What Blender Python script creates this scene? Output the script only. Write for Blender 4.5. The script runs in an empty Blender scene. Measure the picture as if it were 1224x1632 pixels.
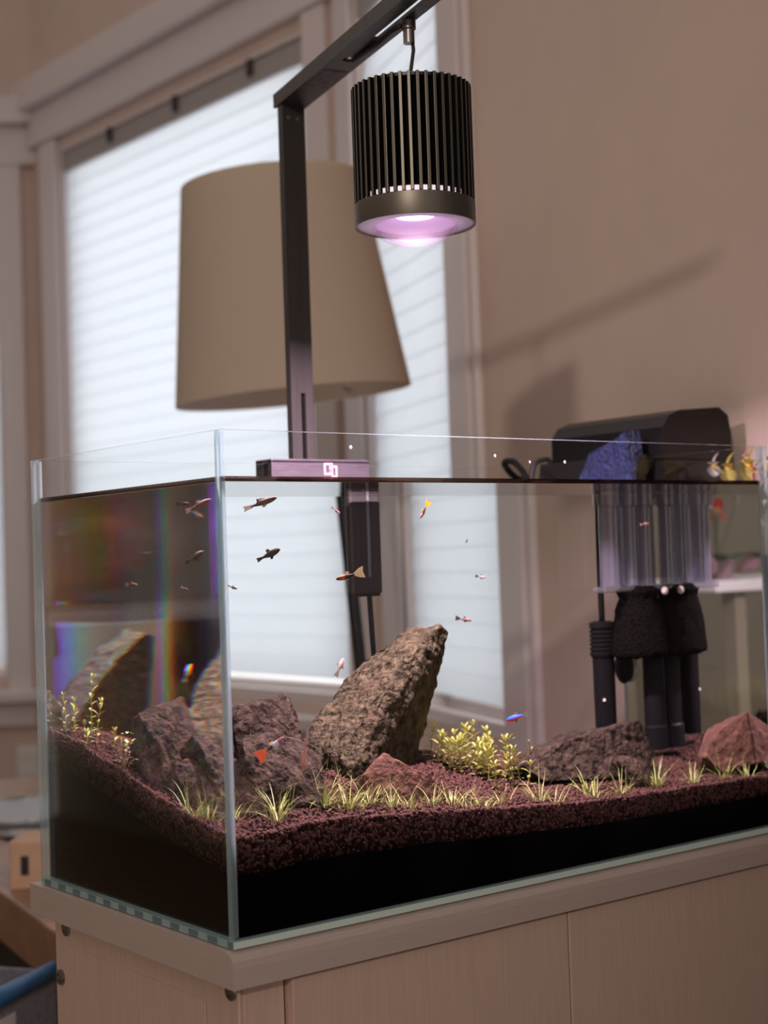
import bpy, bmesh, math, random
from mathutils import Vector, Matrix, noise, Quaternion
import numpy as np

S = bpy.context.scene
COL = S.collection
R = math.radians

# ------------------------------------------------------------------ camera
cam_d = bpy.data.cameras.new('camera')
cam = bpy.data.objects.new('camera', cam_d)
COL.objects.link(cam)
YAW, PIT, ROL = 0.6606, 0.0316, -0.0337
CAMPOS = Vector((-0.5437, -0.884, 0.264))
_f = Vector((math.sin(YAW) * math.cos(PIT), math.cos(YAW) * math.cos(PIT), math.sin(PIT)))
_r0 = Vector((math.cos(YAW), -math.sin(YAW), 0))
_u0 = _r0.cross(_f)
_R = _r0 * math.cos(ROL) + _u0 * math.sin(ROL)
_U = -_r0 * math.sin(ROL) + _u0 * math.cos(ROL)
cam.matrix_world = Matrix(((_R.x, _U.x, -_f.x, CAMPOS.x), (_R.y, _U.y, -_f.y, CAMPOS.y),
                           (_R.z, _U.z, -_f.z, CAMPOS.z), (0, 0, 0, 1)))
cam_d.sensor_fit = 'VERTICAL'
cam_d.sensor_height = 36.0
cam_d.lens = 2379.97 / 1632 * 36.0
cam_d.clip_start = 0.02
cam_d.clip_end = 60
cam_d.dof.use_dof = True
cam_d.dof.focus_distance = 1.16
cam_d.dof.aperture_fstop = 5.8
S.camera = cam

# ------------------------------------------------------------------ world, large lights, exposure
S.view_settings.view_transform = 'Standard'
S.view_settings.look = 'None'
S.view_settings.exposure = 0.0
S.view_settings.gamma = 1.0
S.view_settings.use_curve_mapping = False
cy = S.cycles
cy.use_denoising = True
cy.use_adaptive_sampling = True
cy.adaptive_threshold = 0.02
cy.max_bounces = 12
cy.transmission_bounces = 12
cy.transparent_max_bounces = 24
cy.glossy_bounces = 6
cy.diffuse_bounces = 4
cy.sample_clamp_indirect = 3.0
cy.sample_clamp_direct = 12.0
cy.caustics_refractive = True
cy.caustics_reflective = True
cy.blur_glossy = 0.3

world = bpy.data.worlds.new('world')
S.world = world
world.use_nodes = True
bg = world.node_tree.nodes['Background']
bg.inputs[0].default_value = (1.0, 0.87, 0.80, 1)
bg.inputs[1].default_value = 0.45


def area_light(name, loc, direction, sx, sy, power, color, shape='RECTANGLE', spread=180):
    d = bpy.data.lights.new(name, 'AREA')
    d.shape = shape
    d.size = sx
    d.size_y = sy
    d.energy = power
    d.color = color
    d.spread = R(spread)
    o = bpy.data.objects.new(name, d)
    COL.objects.link(o)
    o.location = loc
    o.rotation_euler = Vector(direction).to_track_quat('-Z', 'Y').to_euler()
    o['kind'] = 'helper'
    return o


# daylight from a small window of the room, behind the camera
LDIR = Vector((0.751, 0.643, -0.185)).normalized()
area_light('daylight_from_rear_window', Vector((0.4, 0.3, 0.62)) - LDIR * 4.0, LDIR, 0.11, 0.11, 2.2, (1.0, 0.88, 0.78), spread=40)

# wall directions of the room (x, y)
PHI = R(19)
D3 = Vector((math.sin(PHI), math.cos(PHI), 0))      # wall with second window
P3 = Vector((0.96, 0.78, 0))
C23 = Vector((1.199, 1.474, 0))
D2 = Vector((-math.sin(R(2)), math.cos(R(2)), 0))   # wall with first window
C12 = Vector((1.154, 2.768, 0))
D1 = Vector((-0.79, 0.613, 0))                      # far wall
N3 = Vector((-D3.y, D3.x, 0))                       # into the room
N2 = Vector((-D2.y, D2.x, 0))
N1 = Vector((-D1.y, D1.x, 0))
FLOOR, CEIL = -0.87, 1.95


def window_light(name, a, b, z0, z1, n, power):
    c = (a + b) / 2 - n * 0.16
    c.z = (z0 + z1) / 2
    area_light(name, c, n, (b - a).length * 1.05, (z1 - z0) * 1.05, power * 0.82, (0.955, 0.97, 0.985))


W2A, W2B = C23 + D2 * 0.090, C23 + D2 * 1.145        # first window (centre wall)
W3A, W3B = P3 + D3 * 0.150, P3 + D3 * 0.600         # second window
W1A, W1B = C12 + D1 * 0.095, C12 + D1 * 1.0         # far window
WZ0, WZ1 = -0.02, 1.345
window_light('daylight_window_1', W2A, W2B, WZ0, WZ1, N2, 9.0)
window_light('daylight_window_2', W3A, W3B, WZ0, WZ1, N3, 3.2)
window_light('daylight_window_3', W1A, W1B, WZ0, WZ1, N1, 7.0)


# ------------------------------------------------------------------ materials
MATS = {}


def mat(name, color, rough=0.6, metal=0.0, var=0.0, scale=20.0, bump=0.0, bscale=60.0, color2=None, spec=0.5,
        stretch=(1, 1, 1), detail=4.0, emit=None, estr=0.0, sheen=0.0, distort=0.0):
    if name in MATS:
        return MATS[name]
    m = bpy.data.materials.new(name)
    m.use_nodes = True
    nt = m.node_tree
    b = nt.nodes['Principled BSDF']
    b.inputs['Roughness'].default_value = rough
    b.inputs['Metallic'].default_value = metal
    b.inputs['Specular IOR Level'].default_value = spec
    c = (*color, 1)
    b.inputs['Base Color'].default_value = c
    if emit:
        b.inputs['Emission Color'].default_value = (*emit, 1)
        b.inputs['Emission Strength'].default_value = estr
    tc = mp = None
    if var or color2 or bump:
        tc = nt.nodes.new('ShaderNodeTexCoord')
        mp = nt.nodes.new('ShaderNodeMapping')
        mp.inputs['Scale'].default_value = stretch
        nt.links.new(tc.outputs['Object'], mp.inputs['Vector'])
    if var or color2:
        n = nt.nodes.new('ShaderNodeTexNoise')
        n.inputs['Scale'].default_value = scale
        n.inputs['Detail'].default_value = detail
        n.inputs['Roughness'].default_value = 0.65
        n.inputs['Distortion'].default_value = distort
        nt.links.new(mp.outputs['Vector'], n.inputs['Vector'])
        r = nt.nodes.new('ShaderNodeValToRGB')
        c2 = color2 if color2 else tuple(max(0, x * (1 - var)) for x in color)
        c1 = color if color2 else tuple(min(1, x * (1 + var)) for x in color)
        r.color_ramp.elements[0].color = (*c2, 1)
        r.color_ramp.elements[1].color = (*c1, 1)
        r.color_ramp.elements[0].position = 0.35
        r.color_ramp.elements[1].position = 0.65
        nt.links.new(n.outputs['Fac'], r.inputs['Fac'])
        nt.links.new(r.outputs['Color'], b.inputs['Base Color'])
    if bump:
        n2 = nt.nodes.new('ShaderNodeTexNoise')
        n2.inputs['Scale'].default_value = bscale
        n2.inputs['Detail'].default_value = 5
        nt.links.new(mp.outputs['Vector'], n2.inputs['Vector'])
        bp = nt.nodes.new('ShaderNodeBump')
        bp.inputs['Strength'].default_value = bump
        bp.inputs['Distance'].default_value = 0.01
        nt.links.new(n2.outputs['Fac'], bp.inputs['Height'])
        nt.links.new(bp.outputs['Normal'], b.inputs['Normal'])
    MATS[name] = m
    return m


def new_mat(name):
    m = bpy.data.materials.new(name)
    m.use_nodes = True
    m.node_tree.nodes.clear()
    o = m.node_tree.nodes.new('ShaderNodeOutputMaterial')
    MATS[name] = m
    return m, m.node_tree, o


def clear_mat(name, tint, gloss_rough=0.0, body=None, body_fac=0.0, f0=0.04, gmax=0.96):
    """thin clear sheet: passes light straight, mirrors more towards grazing angles"""
    m, nt, out = new_mat(name)
    lw = nt.nodes.new('ShaderNodeLayerWeight')
    lw.inputs['Blend'].default_value = 0.5
    p = nt.nodes.new('ShaderNodeMath'); p.operation = 'POWER'; p.inputs[1].default_value = 5
    nt.links.new(lw.outputs['Facing'], p.inputs[0])
    ma = nt.nodes.new('ShaderNodeMath'); ma.operation = 'MULTIPLY_ADD'
    ma.inputs[1].default_value = gmax; ma.inputs[2].default_value = f0
    nt.links.new(p.outputs[0], ma.inputs[0])
    tr = nt.nodes.new('ShaderNodeBsdfTransparent'); tr.inputs[0].default_value = (*tint, 1)
    gl = nt.nodes.new('ShaderNodeBsdfGlossy'); gl.inputs['Roughness'].default_value = gloss_rough
    base = tr
    if body:
        df = nt.nodes.new('ShaderNodeBsdfDiffuse'); df.inputs[0].default_value = (*body, 1)
        tl = nt.nodes.new('ShaderNodeBsdfTranslucent'); tl.inputs[0].default_value = (*body, 1)
        mm = nt.nodes.new('ShaderNodeMixShader'); mm.inputs[0].default_value = 0.5
        nt.links.new(df.outputs[0], mm.inputs[1]); nt.links.new(tl.outputs[0], mm.inputs[2])
        m2 = nt.nodes.new('ShaderNodeMixShader'); m2.inputs[0].default_value = body_fac
        nt.links.new(tr.outputs[0], m2.inputs[1]); nt.links.new(mm.outputs[0], m2.inputs[2])
        base = m2
    mx = nt.nodes.new('ShaderNodeMixShader')
    nt.links.new(ma.outputs[0], mx.inputs[0])
    nt.links.new(base.outputs[0], mx.inputs[1]); nt.links.new(gl.outputs[0], mx.inputs[2])
    nt.links.new(mx.outputs[0], out.inputs[0])
    return m


def translucent_mat(name, color, fac=0.6, stripes=None):
    m, nt, out = new_mat(name)
    df = nt.nodes.new('ShaderNodeBsdfDiffuse'); df.inputs[0].default_value = (*color, 1)
    tl = nt.nodes.new('ShaderNodeBsdfTranslucent'); tl.inputs[0].default_value = (*color, 1)
    mx = nt.nodes.new('ShaderNodeMixShader'); mx.inputs[0].default_value = fac
    nt.links.new(df.outputs[0], mx.inputs[1]); nt.links.new(tl.outputs[0], mx.inputs[2])
    nt.links.new(mx.outputs[0], out.inputs[0])
    return m


def glass_mat(name, ior, color=(1, 1, 1), rough=0.0):
    m, nt, out = new_mat(name)
    g = nt.nodes.new('ShaderNodeBsdfGlass')
    g.inputs['IOR'].default_value = ior
    g.inputs['Roughness'].default_value = rough
    g.inputs['Color'].default_value = (*color, 1)
    nt.links.new(g.outputs[0], out.inputs[0])
    return m


def dispersive_mat(name, bands):
    m, nt, out = new_mat(name)
    last = None
    for ior, c in bands:
        g = nt.nodes.new('ShaderNodeBsdfGlass')
        g.inputs['IOR'].default_value = ior
        g.inputs['Roughness'].default_value = 0
        g.inputs['Color'].default_value = (*c, 1)
        if last is None:
            last = g
        else:
            a = nt.nodes.new('ShaderNodeAddShader')
            nt.links.new(last.outputs[0], a.inputs[0]); nt.links.new(g.outputs[0], a.inputs[1])
            last = a
    nt.links.new(last.outputs[0], out.inputs[0])
    return m


def water_top_mat(name):
    m, nt, out = new_mat(name)
    fr = nt.nodes.new('ShaderNodeFresnel'); fr.inputs['IOR'].default_value = 1.333
    tr = nt.nodes.new('ShaderNodeBsdfTransparent'); tr.inputs[0].default_value = (1, 1, 1, 1)
    gl = nt.nodes.new('ShaderNodeBsdfGlossy'); gl.inputs['Roughness'].default_value = 0.0
    tc = nt.nodes.new('ShaderNodeTexCoord')
    n = nt.nodes.new('ShaderNodeTexNoise'); n.inputs['Scale'].default_value = 22
    bp = nt.nodes.new('ShaderNodeBump'); bp.inputs['Strength'].default_value = 0.05; bp.inputs['Distance'].default_value = 0.01
    nt.links.new(tc.outputs['Object'], n.inputs['Vector']); nt.links.new(n.outputs['Fac'], bp.inputs['Height'])
    nt.links.new(bp.outputs['Normal'], gl.inputs['Normal'])
    mx = nt.nodes.new('ShaderNodeMixShader')
    nt.links.new(fr.outputs[0], mx.inputs[0]); nt.links.new(tr.outputs[0], mx.inputs[1]); nt.links.new(gl.outputs[0], mx.inputs[2])
    nt.links.new(mx.outputs[0], out.inputs[0])
    return m


M_WALL = mat('wall_paint', (0.64, 0.495, 0.43), 0.85, var=0.03, scale=6, bump=0.05, bscale=200)
M_TRIM = mat('trim_paint', (0.70, 0.62, 0.61), 0.5)
M_FLOOR = mat('floor_wood', (0.22, 0.12, 0.07), 0.5, var=0.25, scale=8, stretch=(1, 14, 1))
M_BLIND = translucent_mat('blind_slat', (0.86, 0.89, 0.93), 0.8)
M_RAIL = mat('blind_rail', (0.36, 0.32, 0.31), 0.5)
M_DARKMETAL = mat('black_anodised_metal', (0.085, 0.076, 0.074), 0.42, 0.6, var=0.10, scale=90, stretch=(1, 1, 0.06))
M_FIN = mat('dark_bronze_metal', (0.155, 0.135, 0.11), 0.42, 0.7)
M_BLACK = mat('black_plastic', (0.012, 0.012, 0.013), 0.4)
M_RUBBER = mat('black_rubber', (0.015, 0.014, 0.014), 0.65)
M_PANE = clear_mat('aquarium_glass', (0.994, 0.999, 0.997), f0=0.012, gmax=0.7)
M_EDGE = clear_mat('glass_edge', (0.72, 0.85, 0.86), 0.05, body=(0.66, 0.82, 0.86), body_fac=0.40, f0=0.08)
M_SILICONE = clear_mat('clear_silicone', (0.80, 0.88, 0.90), 0.25, body=(0.70, 0.80, 0.84), body_fac=0.35, f0=0.06)
M_WATER = glass_mat('water_side', 1.333)
M_WTOP = water_top_mat('water_surface')
M_WLEFT = dispersive_mat('water_side_dispersing', [
    (1.366, (0.12, 0.0, 0.30)), (1.359, (0.0, 0.02, 0.36)), (1.352, (0.0, 0.26, 0.28)), (1.345, (0.0, 0.34, 0.06)),
    (1.338, (0.16, 0.28, 0.0)), (1.331, (0.34, 0.10, 0.0)), (1.324, (0.38, 0.0, 0.0))])
M_SOIL = mat('brown_soil_granule', (0.058, 0.027, 0.0215), 0.8, var=0.35, scale=120, spec=0.08)
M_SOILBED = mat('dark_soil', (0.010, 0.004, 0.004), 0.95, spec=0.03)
M_BLACKLAYER = mat('black_lower_layer', (0.002, 0.0015, 0.0015), 0.9, spec=0.02)
M_CAB = mat('stand_laminate', (0.60, 0.43, 0.355), 0.5, var=0.06, scale=14, stretch=(30, 30, 1.0), bump=0.06, bscale=40)
M_CABTOP = mat('stand_top_laminate', (0.50, 0.40, 0.355), 0.28, var=0.05, scale=40, stretch=(1, 1, 30))
M_STEEL = mat('bolt_steel', (0.30, 0.28, 0.26), 0.35, 0.9)
M_SMOKE = clear_mat('smoky_plastic', (0.30, 0.27, 0.27), 0.08, body=(0.05, 0.045, 0.045), body_fac=0.30, f0=0.05)
M_SMOKED = mat('dark_smoky_plastic', (0.005, 0.0045, 0.0045), 0.3, spec=0.3)
M_BLUE = mat('blue_filter_foam', (0.008, 0.011, 0.042), 0.4, color2=(0.022, 0.032, 0.115), scale=120, bump=1.0, bscale=260)
M_SPONGE = mat('black_sponge', (0.012, 0.010, 0.008), 0.95, color2=(0.002, 0.002, 0.002), scale=400, bump=1.0, bscale=420, spec=0.03)
M_WETBLACK = mat('wet_black_plastic', (0.006, 0.006, 0.0065), 0.5, spec=0.08)
M_WETRUBBER = mat('wet_black_rubber', (0.007, 0.0065, 0.0065), 0.6, spec=0.08)
M_CLEAR = clear_mat('clear_plastic', (0.80, 0.80, 0.86), 0.08, body=(0.62, 0.60, 0.72), body_fac=0.16, f0=0.12)
M_SHADE = translucent_mat('lamp_shade_fabric', (0.80, 0.70, 0.595), 0.56)
M_SHADEIN = translucent_mat('lamp_shade_lining', (0.92, 0.89, 0.87), 0.70)
M_GRASS = mat('grass_blade', (0.36, 0.39, 0.12), 0.5, var=0.3, scale=60)
M_LEAF = mat('pale_green_leaf', (0.42, 0.46, 0.09), 0.5, color2=(0.50, 0.46, 0.12), scale=60)
M_LEAFY = mat('yellow_green_leaf', (0.60, 0.58, 0.20), 0.5, color2=(0.48, 0.50, 0.13), scale=60)
M_STEM = mat('plant_stem', (0.30, 0.26, 0.10), 0.6)

ROOT = {}


# ------------------------------------------------------------------ geometry helpers
class MB:
    def __init__(self):
        self.b = bmesh.new()

    def box(self, lo, hi, bev=0.0, m=None, mi=0):
        lo, hi = Vector(lo), Vector(hi)
        c, s = (lo + hi) / 2, hi - lo
        r = bmesh.ops.create_cube(self.b, size=1.0)
        vs = r['verts']
        for v in vs:
            v.co = Vector((v.co.x * s.x, v.co.y * s.y, v.co.z * s.z)) + c
        if bev:
            es = list({e for v in vs for e in v.link_edges})
            rr = bmesh.ops.bevel(self.b, geom=es, offset=bev, segments=2, profile=0.5, affect='EDGES')
            vs = list({v for f in rr['faces'] for v in f.verts} | {v for v in vs if v.is_valid})
        if m is not None:
            for v in vs:
                v.co = m @ v.co
        if mi:
            for f in {f for v in vs for f in v.link_faces}:
                f.material_index = mi
        return vs

    def tube(self, pts, rad, seg=10, caps=True, squash=None):
        pts = [Vector(p) for p in pts]
        n = len(pts)
        rads = rad if isinstance(rad, (list, tuple)) else [rad] * n
        rings = []
        up = None
        for i, p in enumerate(pts):
            t = (pts[min(i + 1, n - 1)] - pts[max(i - 1, 0)]).normalized()
            if up is None:
                up = Vector((0, 0, 1)) if abs(t.z) < 0.9 else Vector((1, 0, 0))
            a = t.cross(up)
            if a.length < 1e-6:
                a = t.cross(Vector((0, 1, 0.01)))
            a.normalize()
            b2 = a.cross(t).normalized()
            up = b2
            rings.append([self.b.verts.new(p + (a * math.cos(2 * math.pi * k / seg) + b2 * math.sin(2 * math.pi * k / seg) * (squash or 1)) * rads[i])
                          for k in range(seg)])
        for i in range(n - 1):
            for k in range(seg):
                self.b.faces.new((rings[i][k], rings[i][(k + 1) % seg], rings[i + 1][(k + 1) % seg], rings[i + 1][k]))
        if caps:
            self.b.faces.new(rings[0][::-1])
            self.b.faces.new(rings[-1])
        return rings

    def lathe(self, prof, c=(0, 0, 0), seg=32, closed=False):
        """prof: list of (r, z)"""
        c = Vector(c)
        rings = []
        for r, z in prof:
            if r < 1e-6:
                rings.append([self.b.verts.new(c + Vector((0, 0, z)))])
            else:
                rings.append([self.b.verts.new(c + Vector((r * math.cos(2 * math.pi * k / seg), r * math.sin(2 * math.pi * k / seg), z))) for k in range(seg)])
        rr = list(zip(rings[:-1], rings[1:]))
        if closed:
            rr.append((rings[-1], rings[0]))
        for a, b in rr:
            if len(a) == 1 and len(b) == 1:
                continue
            for k in range(seg):
                k2 = (k + 1) % seg
                if len(a) == 1:
                    self.b.faces.new((a[0], b[k2], b[k]))
                elif len(b) == 1:
                    self.b.faces.new((a[k], a[k2], b[0]))
                else:
                    self.b.faces.new((a[k], a[k2], b[k2], b[k]))

    def prism(self, poly, lo, hi, axis=1):
        """poly of 2D points extruded along axis (others in order)"""
        def mk(p, t):
            v = list(p)
            v.insert(axis, t)
            return self.b.verts.new(v)
        a = [mk(p, lo) for p in poly]
        b = [mk(p, hi) for p in poly]
        self.b.faces.new(a)
        self.b.faces.new(b[::-1])
        n = len(poly)
        for i in range(n):
            self.b.faces.new((a[i], b[i], b[(i + 1) % n], a[(i + 1) % n]))

    def build(self, name, material, parent=None, smooth=False, loc=None, mats=None, auto=None):
        bmesh.ops.recalc_face_normals(self.b, faces=self.b.faces[:])
        me = bpy.data.meshes.new(name)
        self.b.to_mesh(me)
        self.b.free()
        for mm in (mats or [material]):
            me.materials.append(mm)
        if smooth:
            me.polygons.foreach_set('use_smooth', [True] * len(me.polygons))
            if auto:
                me.set_sharp_from_angle(angle=R(auto))
        o = bpy.data.objects.new(name, me)
        COL.objects.link(o)
        if parent:
            o.parent = parent
        if loc is not None:
            o.location = loc
        return o


def curve(pts, n=6):
    pts = [Vector(p) for p in pts]
    out = []
    for i in range(len(pts) - 1):
        p0, p1, p2, p3 = pts[max(i - 1, 0)], pts[i], pts[i + 1], pts[min(i + 2, len(pts) - 1)]
        for k in range(n):
            t = k / n
            out.append(0.5 * ((2 * p1) + (p2 - p0) * t + (2 * p0 - 5 * p1 + 4 * p2 - p3) * t * t + (3 * p1 - p0 - 3 * p2 + p3) * t ** 3))
    out.append(pts[-1])
    return out


def tag(o, label, cat, group=None, kind=None):
    o['label'] = label
    o['category'] = cat
    if group:
        o['group'] = group
    if kind:
        o['kind'] = kind
    return o


def thing(name, label, cat, loc=(0, 0, 0), group=None, kind=None):
    o = bpy.data.objects.new(name, None)
    o.empty_display_size = 0.02
    COL.objects.link(o)
    o.location = loc
    return tag(o, label, cat, group, kind)


def struct(o, label=None):
    o['kind'] = 'structure'
    if label:
        o['label'] = label
    return o


def basis(origin, ux, n):
    """matrix whose x runs along ux, y along n (into the room), z up"""
    uz = Vector((0, 0, 1))
    return Matrix(((ux.x, n.x, uz.x, origin.x), (ux.y, n.y, uz.y, origin.y), (ux.z, n.z, uz.z, origin.z), (0, 0, 0, 1)))


# ------------------------------------------------------------------ room
def wall_with_window(name, p0, u, n, length, w0, w1, z0, z1, label):
    """u runs along the wall from p0; window opening w0..w1 in u"""
    m = basis(p0, u, n)
    mb = MB()
    T = 0.12
    if w0 is None:
        mb.box((0, -T, FLOOR), (length, 0, CEIL), m=m)
    else:
        mb.box((0, -T, FLOOR), (w0, 0, CEIL), m=m)
        mb.box((w1, -T, FLOOR), (length, 0, CEIL), m=m)
        mb.box((w0, -T, FLOOR), (w1, 0, z0), m=m)
        mb.box((w0, -T, z1), (w1, 0, CEIL), m=m)
    return struct(mb.build(name, M_WALL), label)


L2 = (C12 - C23).length
wall_with_window('wall_back', C23, D2, N2, L2, 0.090, 1.145, WZ0, WZ1, 'beige wall around the large window behind the lampshade')
PW3 = P3 - D3 * 1.75
wall_with_window('wall_right', PW3, D3, N3, 1.75 + (C23 - P3).length, 1.75 + 0.150, 1.75 + 0.600, WZ0, WZ1, 'beige brown wall behind the aquarium filter')
wall_with_window('wall_far', C12, D1, N1, 4.2, 0.095, 1.0, WZ0, WZ1, 'beige wall at the far side of the room')
mb = MB()
mb.box((-2.6, -1.7, FLOOR), (-2.5, 5.6, CEIL))
struct(mb.build('wall_left', mat('olive_wall_paint', (0.42, 0.38, 0.28), 0.9)), 'olive beige wall mirrored in the aquarium side')
mb = MB()
mb.box((-2.6, -3.6, FLOOR - 0.1), (2.4, 5.6, FLOOR))
struct(mb.build('floor', M_FLOOR))

def trim_box(name, p0, u, n, boxes, label, material=M_TRIM, bev=0.004):
    m = basis(p0, u, n)
    mb = MB()
    for lo, hi in boxes:
        mb.box(lo, hi, bev=bev, m=m)
    o = mb.build(name, material)
    o['kind'] = 'structure'
    o['label'] = label
    return o


# first window: casing, head moulding, sill
trim_box('trim_1', C23, D2, N2, [((0.0, 0, 1.375), (L2 + 0.01, 0.022, 1.47)), ((0.0, 0, 1.47), (L2 + 0.01, 0.05, 1.545))],
         'grey white head moulding above the large window')
trim_box('trim_2', C23, D2, N2, [((1.148, 0, -0.06), (1.235, 0.014, 1.375))], 'grey white side casing at the far side of the large window')
trim_box('trim_3', C23, D2, N2, [((0.012, 0, -0.06), (0.087, 0.014, 1.375))], 'grey white side casing beside the lampshade')
trim_box('trim_4', C23, D2, N2, [((0.01, 0, -0.075), (1.235, 0.05, -0.045)), ((0.02, 0, -0.14), (1.225, 0.018, -0.075))],
         'grey white sill under the large window')
# far window
trim_box('trim_5', C12, D1, N1, [((-0.02, 0, 1.335), (1.2, 0.022, 1.44)), ((-0.02, 0, 1.44), (1.2, 0.05, 1.51))],
         'grey white head moulding on the far wall')
trim_box('trim_6', C12, D1, N1, [((0.030, 0, -0.06), (0.092, 0.02, 1.335))], 'grey white casing of the far window at the frame edge')
trim_box('trim_7', C12, D1, N1, [((0.0, 0, -0.075), (1.1, 0.05, -0.045)), ((0.02, 0, -0.14), (1.1, 0.018, -0.075))],
         'grey white sill of the far window')
# second window (wall right): casing
trim_box('trim_8', P3, D3, N3, [((0.062, 0, -0.10), (0.149, 0.012, 1.50))], 'grey white casing at the near side of the narrow window')
trim_box('trim_9', P3, D3, N3, [((0.601, 0, -0.10), (0.69, 0.014, 1.50))], 'grey white casing at the far side of the narrow window')
trim_box('trim_10', P3, D3, N3, [((0.03, 0, -0.13), (0.68, 0.05, -0.10)), ((0.06, 0, 1.375), (0.69, 0.025, 1.5))], 'grey white sill and head of the narrow window')
trim_box('trim_11', P3, D3, N3, [((0.026, 0, FLOOR), (0.042, 0.012, CEIL))], 'thin pale vertical bead on the brown wall', bev=0.003)


def window_unit(name, a, u, n, width, label):
    """sash frame with pane in the opening, then a lowered blind in front"""
    m = basis(a, u, n)
    t = 0.03
    mb = MB()
    mb.box((0, -0.11, WZ0), (t, -0.07, WZ1), m=m)
    mb.box((width - t, -0.11, WZ0), (width, -0.07, WZ1), m=m)
    mb.box((t, -0.11, WZ0), (width - t, -0.07, WZ0 + t), m=m)
    mb.box((t, -0.11, WZ1 - t), (width - t, -0.07, WZ1), m=m)
    fr = mb.build(name, M_TRIM)
    struct(fr, label)
    mb = MB()
    mb.box((t, -0.092, WZ0 + t), (width - t, -0.088, WZ1 - t), m=m)
    mb.build('pane', M_PANE, fr)
    mb = MB()
    q = 0.008
    mb.box((-.0005, -.069, WZ0), (q, -.0005, WZ1), m=m)
    mb.box((width - q, -.069, WZ0), (width + .0005, -.0005, WZ1), m=m)
    mb.box((q, -.069, WZ1 - q), (width - q, -.0005, WZ1 + .0005), m=m)
    mb.box((q, -.069, WZ0 - .0005), (width - q, -.0005, WZ0 + .004), m=m)
    mb.build('jamb_lining', M_TRIM, fr)
    return fr


window_unit('window_1', W2A, D2, N2, (W2B - W2A).length, 'large window behind the lowered white blind')
window_unit('window_2', W3A, D3, N3, (W3B - W3A).length, 'narrow window beside the brown wall behind its blind')
window_unit('window_3', W1A, D1, N1, (W1B - W1A).length, 'far window at the edge of the picture')


def blind(name, a, u, n, width, z0, z1, label, rail_h, pitch=0.042, brackets=()):
    t = thing(name, label, 'window blind', a, kind=None)
    m = basis(Vector((0, 0, 0)), u, n)
    # head rail
    mb = MB()
    mb.box((0.009, -0.045, z1), (width - 0.009, -0.006, z1 + rail_h - 0.009), bev=0.002, m=m)
    mb.build('head_rail', M_RAIL, t)
    for bx_ in brackets:
        mb = MB()
        mb.box((bx_ - 0.009, -0.008, z1 + rail_h * 0.30), (bx_ + 0.009, 0.003, z1 + rail_h * 0.95), bev=0.003, m=m)
        mb.build('bracket', M_BLACK, t)
    # slat: thin arched strip, shared by all copies
    mb = MB()
    w = pitch * 0.505
    ang = R(86)
    prof = []
    for k in range(5):
        s = (k / 4 - 0.5) * 2 * w
        bow = 0.0015 * (1 - (k / 2 - 1) ** 2)
        prof.append((s, bow))
    up = [Vector((0, -math.cos(ang) * s + math.sin(ang) * b_, math.sin(ang) * s + math.cos(ang) * b_)) for s, b_ in prof]
    dn = [p + Vector((0, -math.sin(ang), -math.cos(ang))) * 0.0016 for p in up]
    va = [[mb.b.verts.new(m @ (p + Vector((x, 0, 0)))) for p in up + dn[::-1]] for x in (0.009, width - 0.009)]
    k = len(va[0])
    for i in range(k):
        mb.b.faces.new((va[0][i], va[0][(i + 1) % k], va[1][(i + 1) % k], va[1][i]))
    mb.b.faces.new(va[0]); mb.b.faces.new(va[1][::-1])
    s0 = mb.build('slat', M_BLIND, t)
    off = m @ Vector((0, -0.016, 0))
    cnt = int((z1 - z0) / pitch)
    for i in range(cnt):
        s = s0 if i == 0 else s0.copy()
        if i:
            COL.objects.link(s)
            s.parent = t
        s.location = off + Vector((0, 0, z1 - pitch * 0.5 - i * pitch))
    mb = MB()
    mb.box((0.010, -0.026, z0 - 0.002), (width - 0.010, -0.008, z0 + 0.014), bev=0.003, m=m)
    mb.build('bottom_rail', M_TRIM, t)
    return t


blind('window_blind', W2A, D2, N2, (W2B - W2A).length, WZ0 + 0.006, 1.287, 'white lowered blind in the large window behind the lampshade', 0.056,
      brackets=(0.20, 0.50, 0.80))
blind('window_blind', W3A, D3, N3, (W3B - W3A).length, WZ0 + 0.006, 1.287, 'white lowered blind in the narrow window next to the brown wall', 0.056, brackets=(0.2,))
blind('window_blind', W1A, D1, N1, (W1B - W1A).length, WZ0 + 0.006, 1.287, 'white lowered blind cut by the edge of the picture', 0.056, brackets=(0.3,))

# unseen dark drape, added right of the view to darken the glass reflections
mb = MB()
mcur = basis(P3, D3, N3)
npl = 36
va, vb = [], []
for i in range(npl + 1):
    sx = -.86 - .84 * i / npl
    off = .030 + .018 * math.sin(i * 1.15) + .006 * math.sin(i * .37)
    va.append([mb.b.verts.new(mcur @ Vector((sx, off + d_, z_))) for z_, d_ in ((FLOOR + .02, 0), (CEIL - .1, 0), (CEIL - .1, -.003), (FLOOR + .02, -.003))])
for i in range(npl):
    for k in range(4):
        mb.b.faces.new((va[i][k], va[i][(k + 1) % 4], va[i + 1][(k + 1) % 4], va[i + 1][k]))
mb.b.faces.new(va[0]); mb.b.faces.new(va[-1][::-1])
cu = mb.build('added_curtain', mat('added_dark_cloth', (.030, .024, .022), .95, spec=.1), smooth=True)
tag(cu, 'unseen dark brown drape added to darken the aquarium glass reflections', 'added_curtain')

# ------------------------------------------------------------------ stand (cabinet) under the tank
TX, TY, TH, TW = 0.600, 0.305, 0.358, 0.322     # tank length, depth, height, water level
G = 0.005                                         # glass

st = thing('aquarium_stand', 'taupe laminate cabinet carrying the aquarium', 'cabinet', (0, 0, FLOOR))
o3 = -Vector((0, 0, FLOOR))


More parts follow.
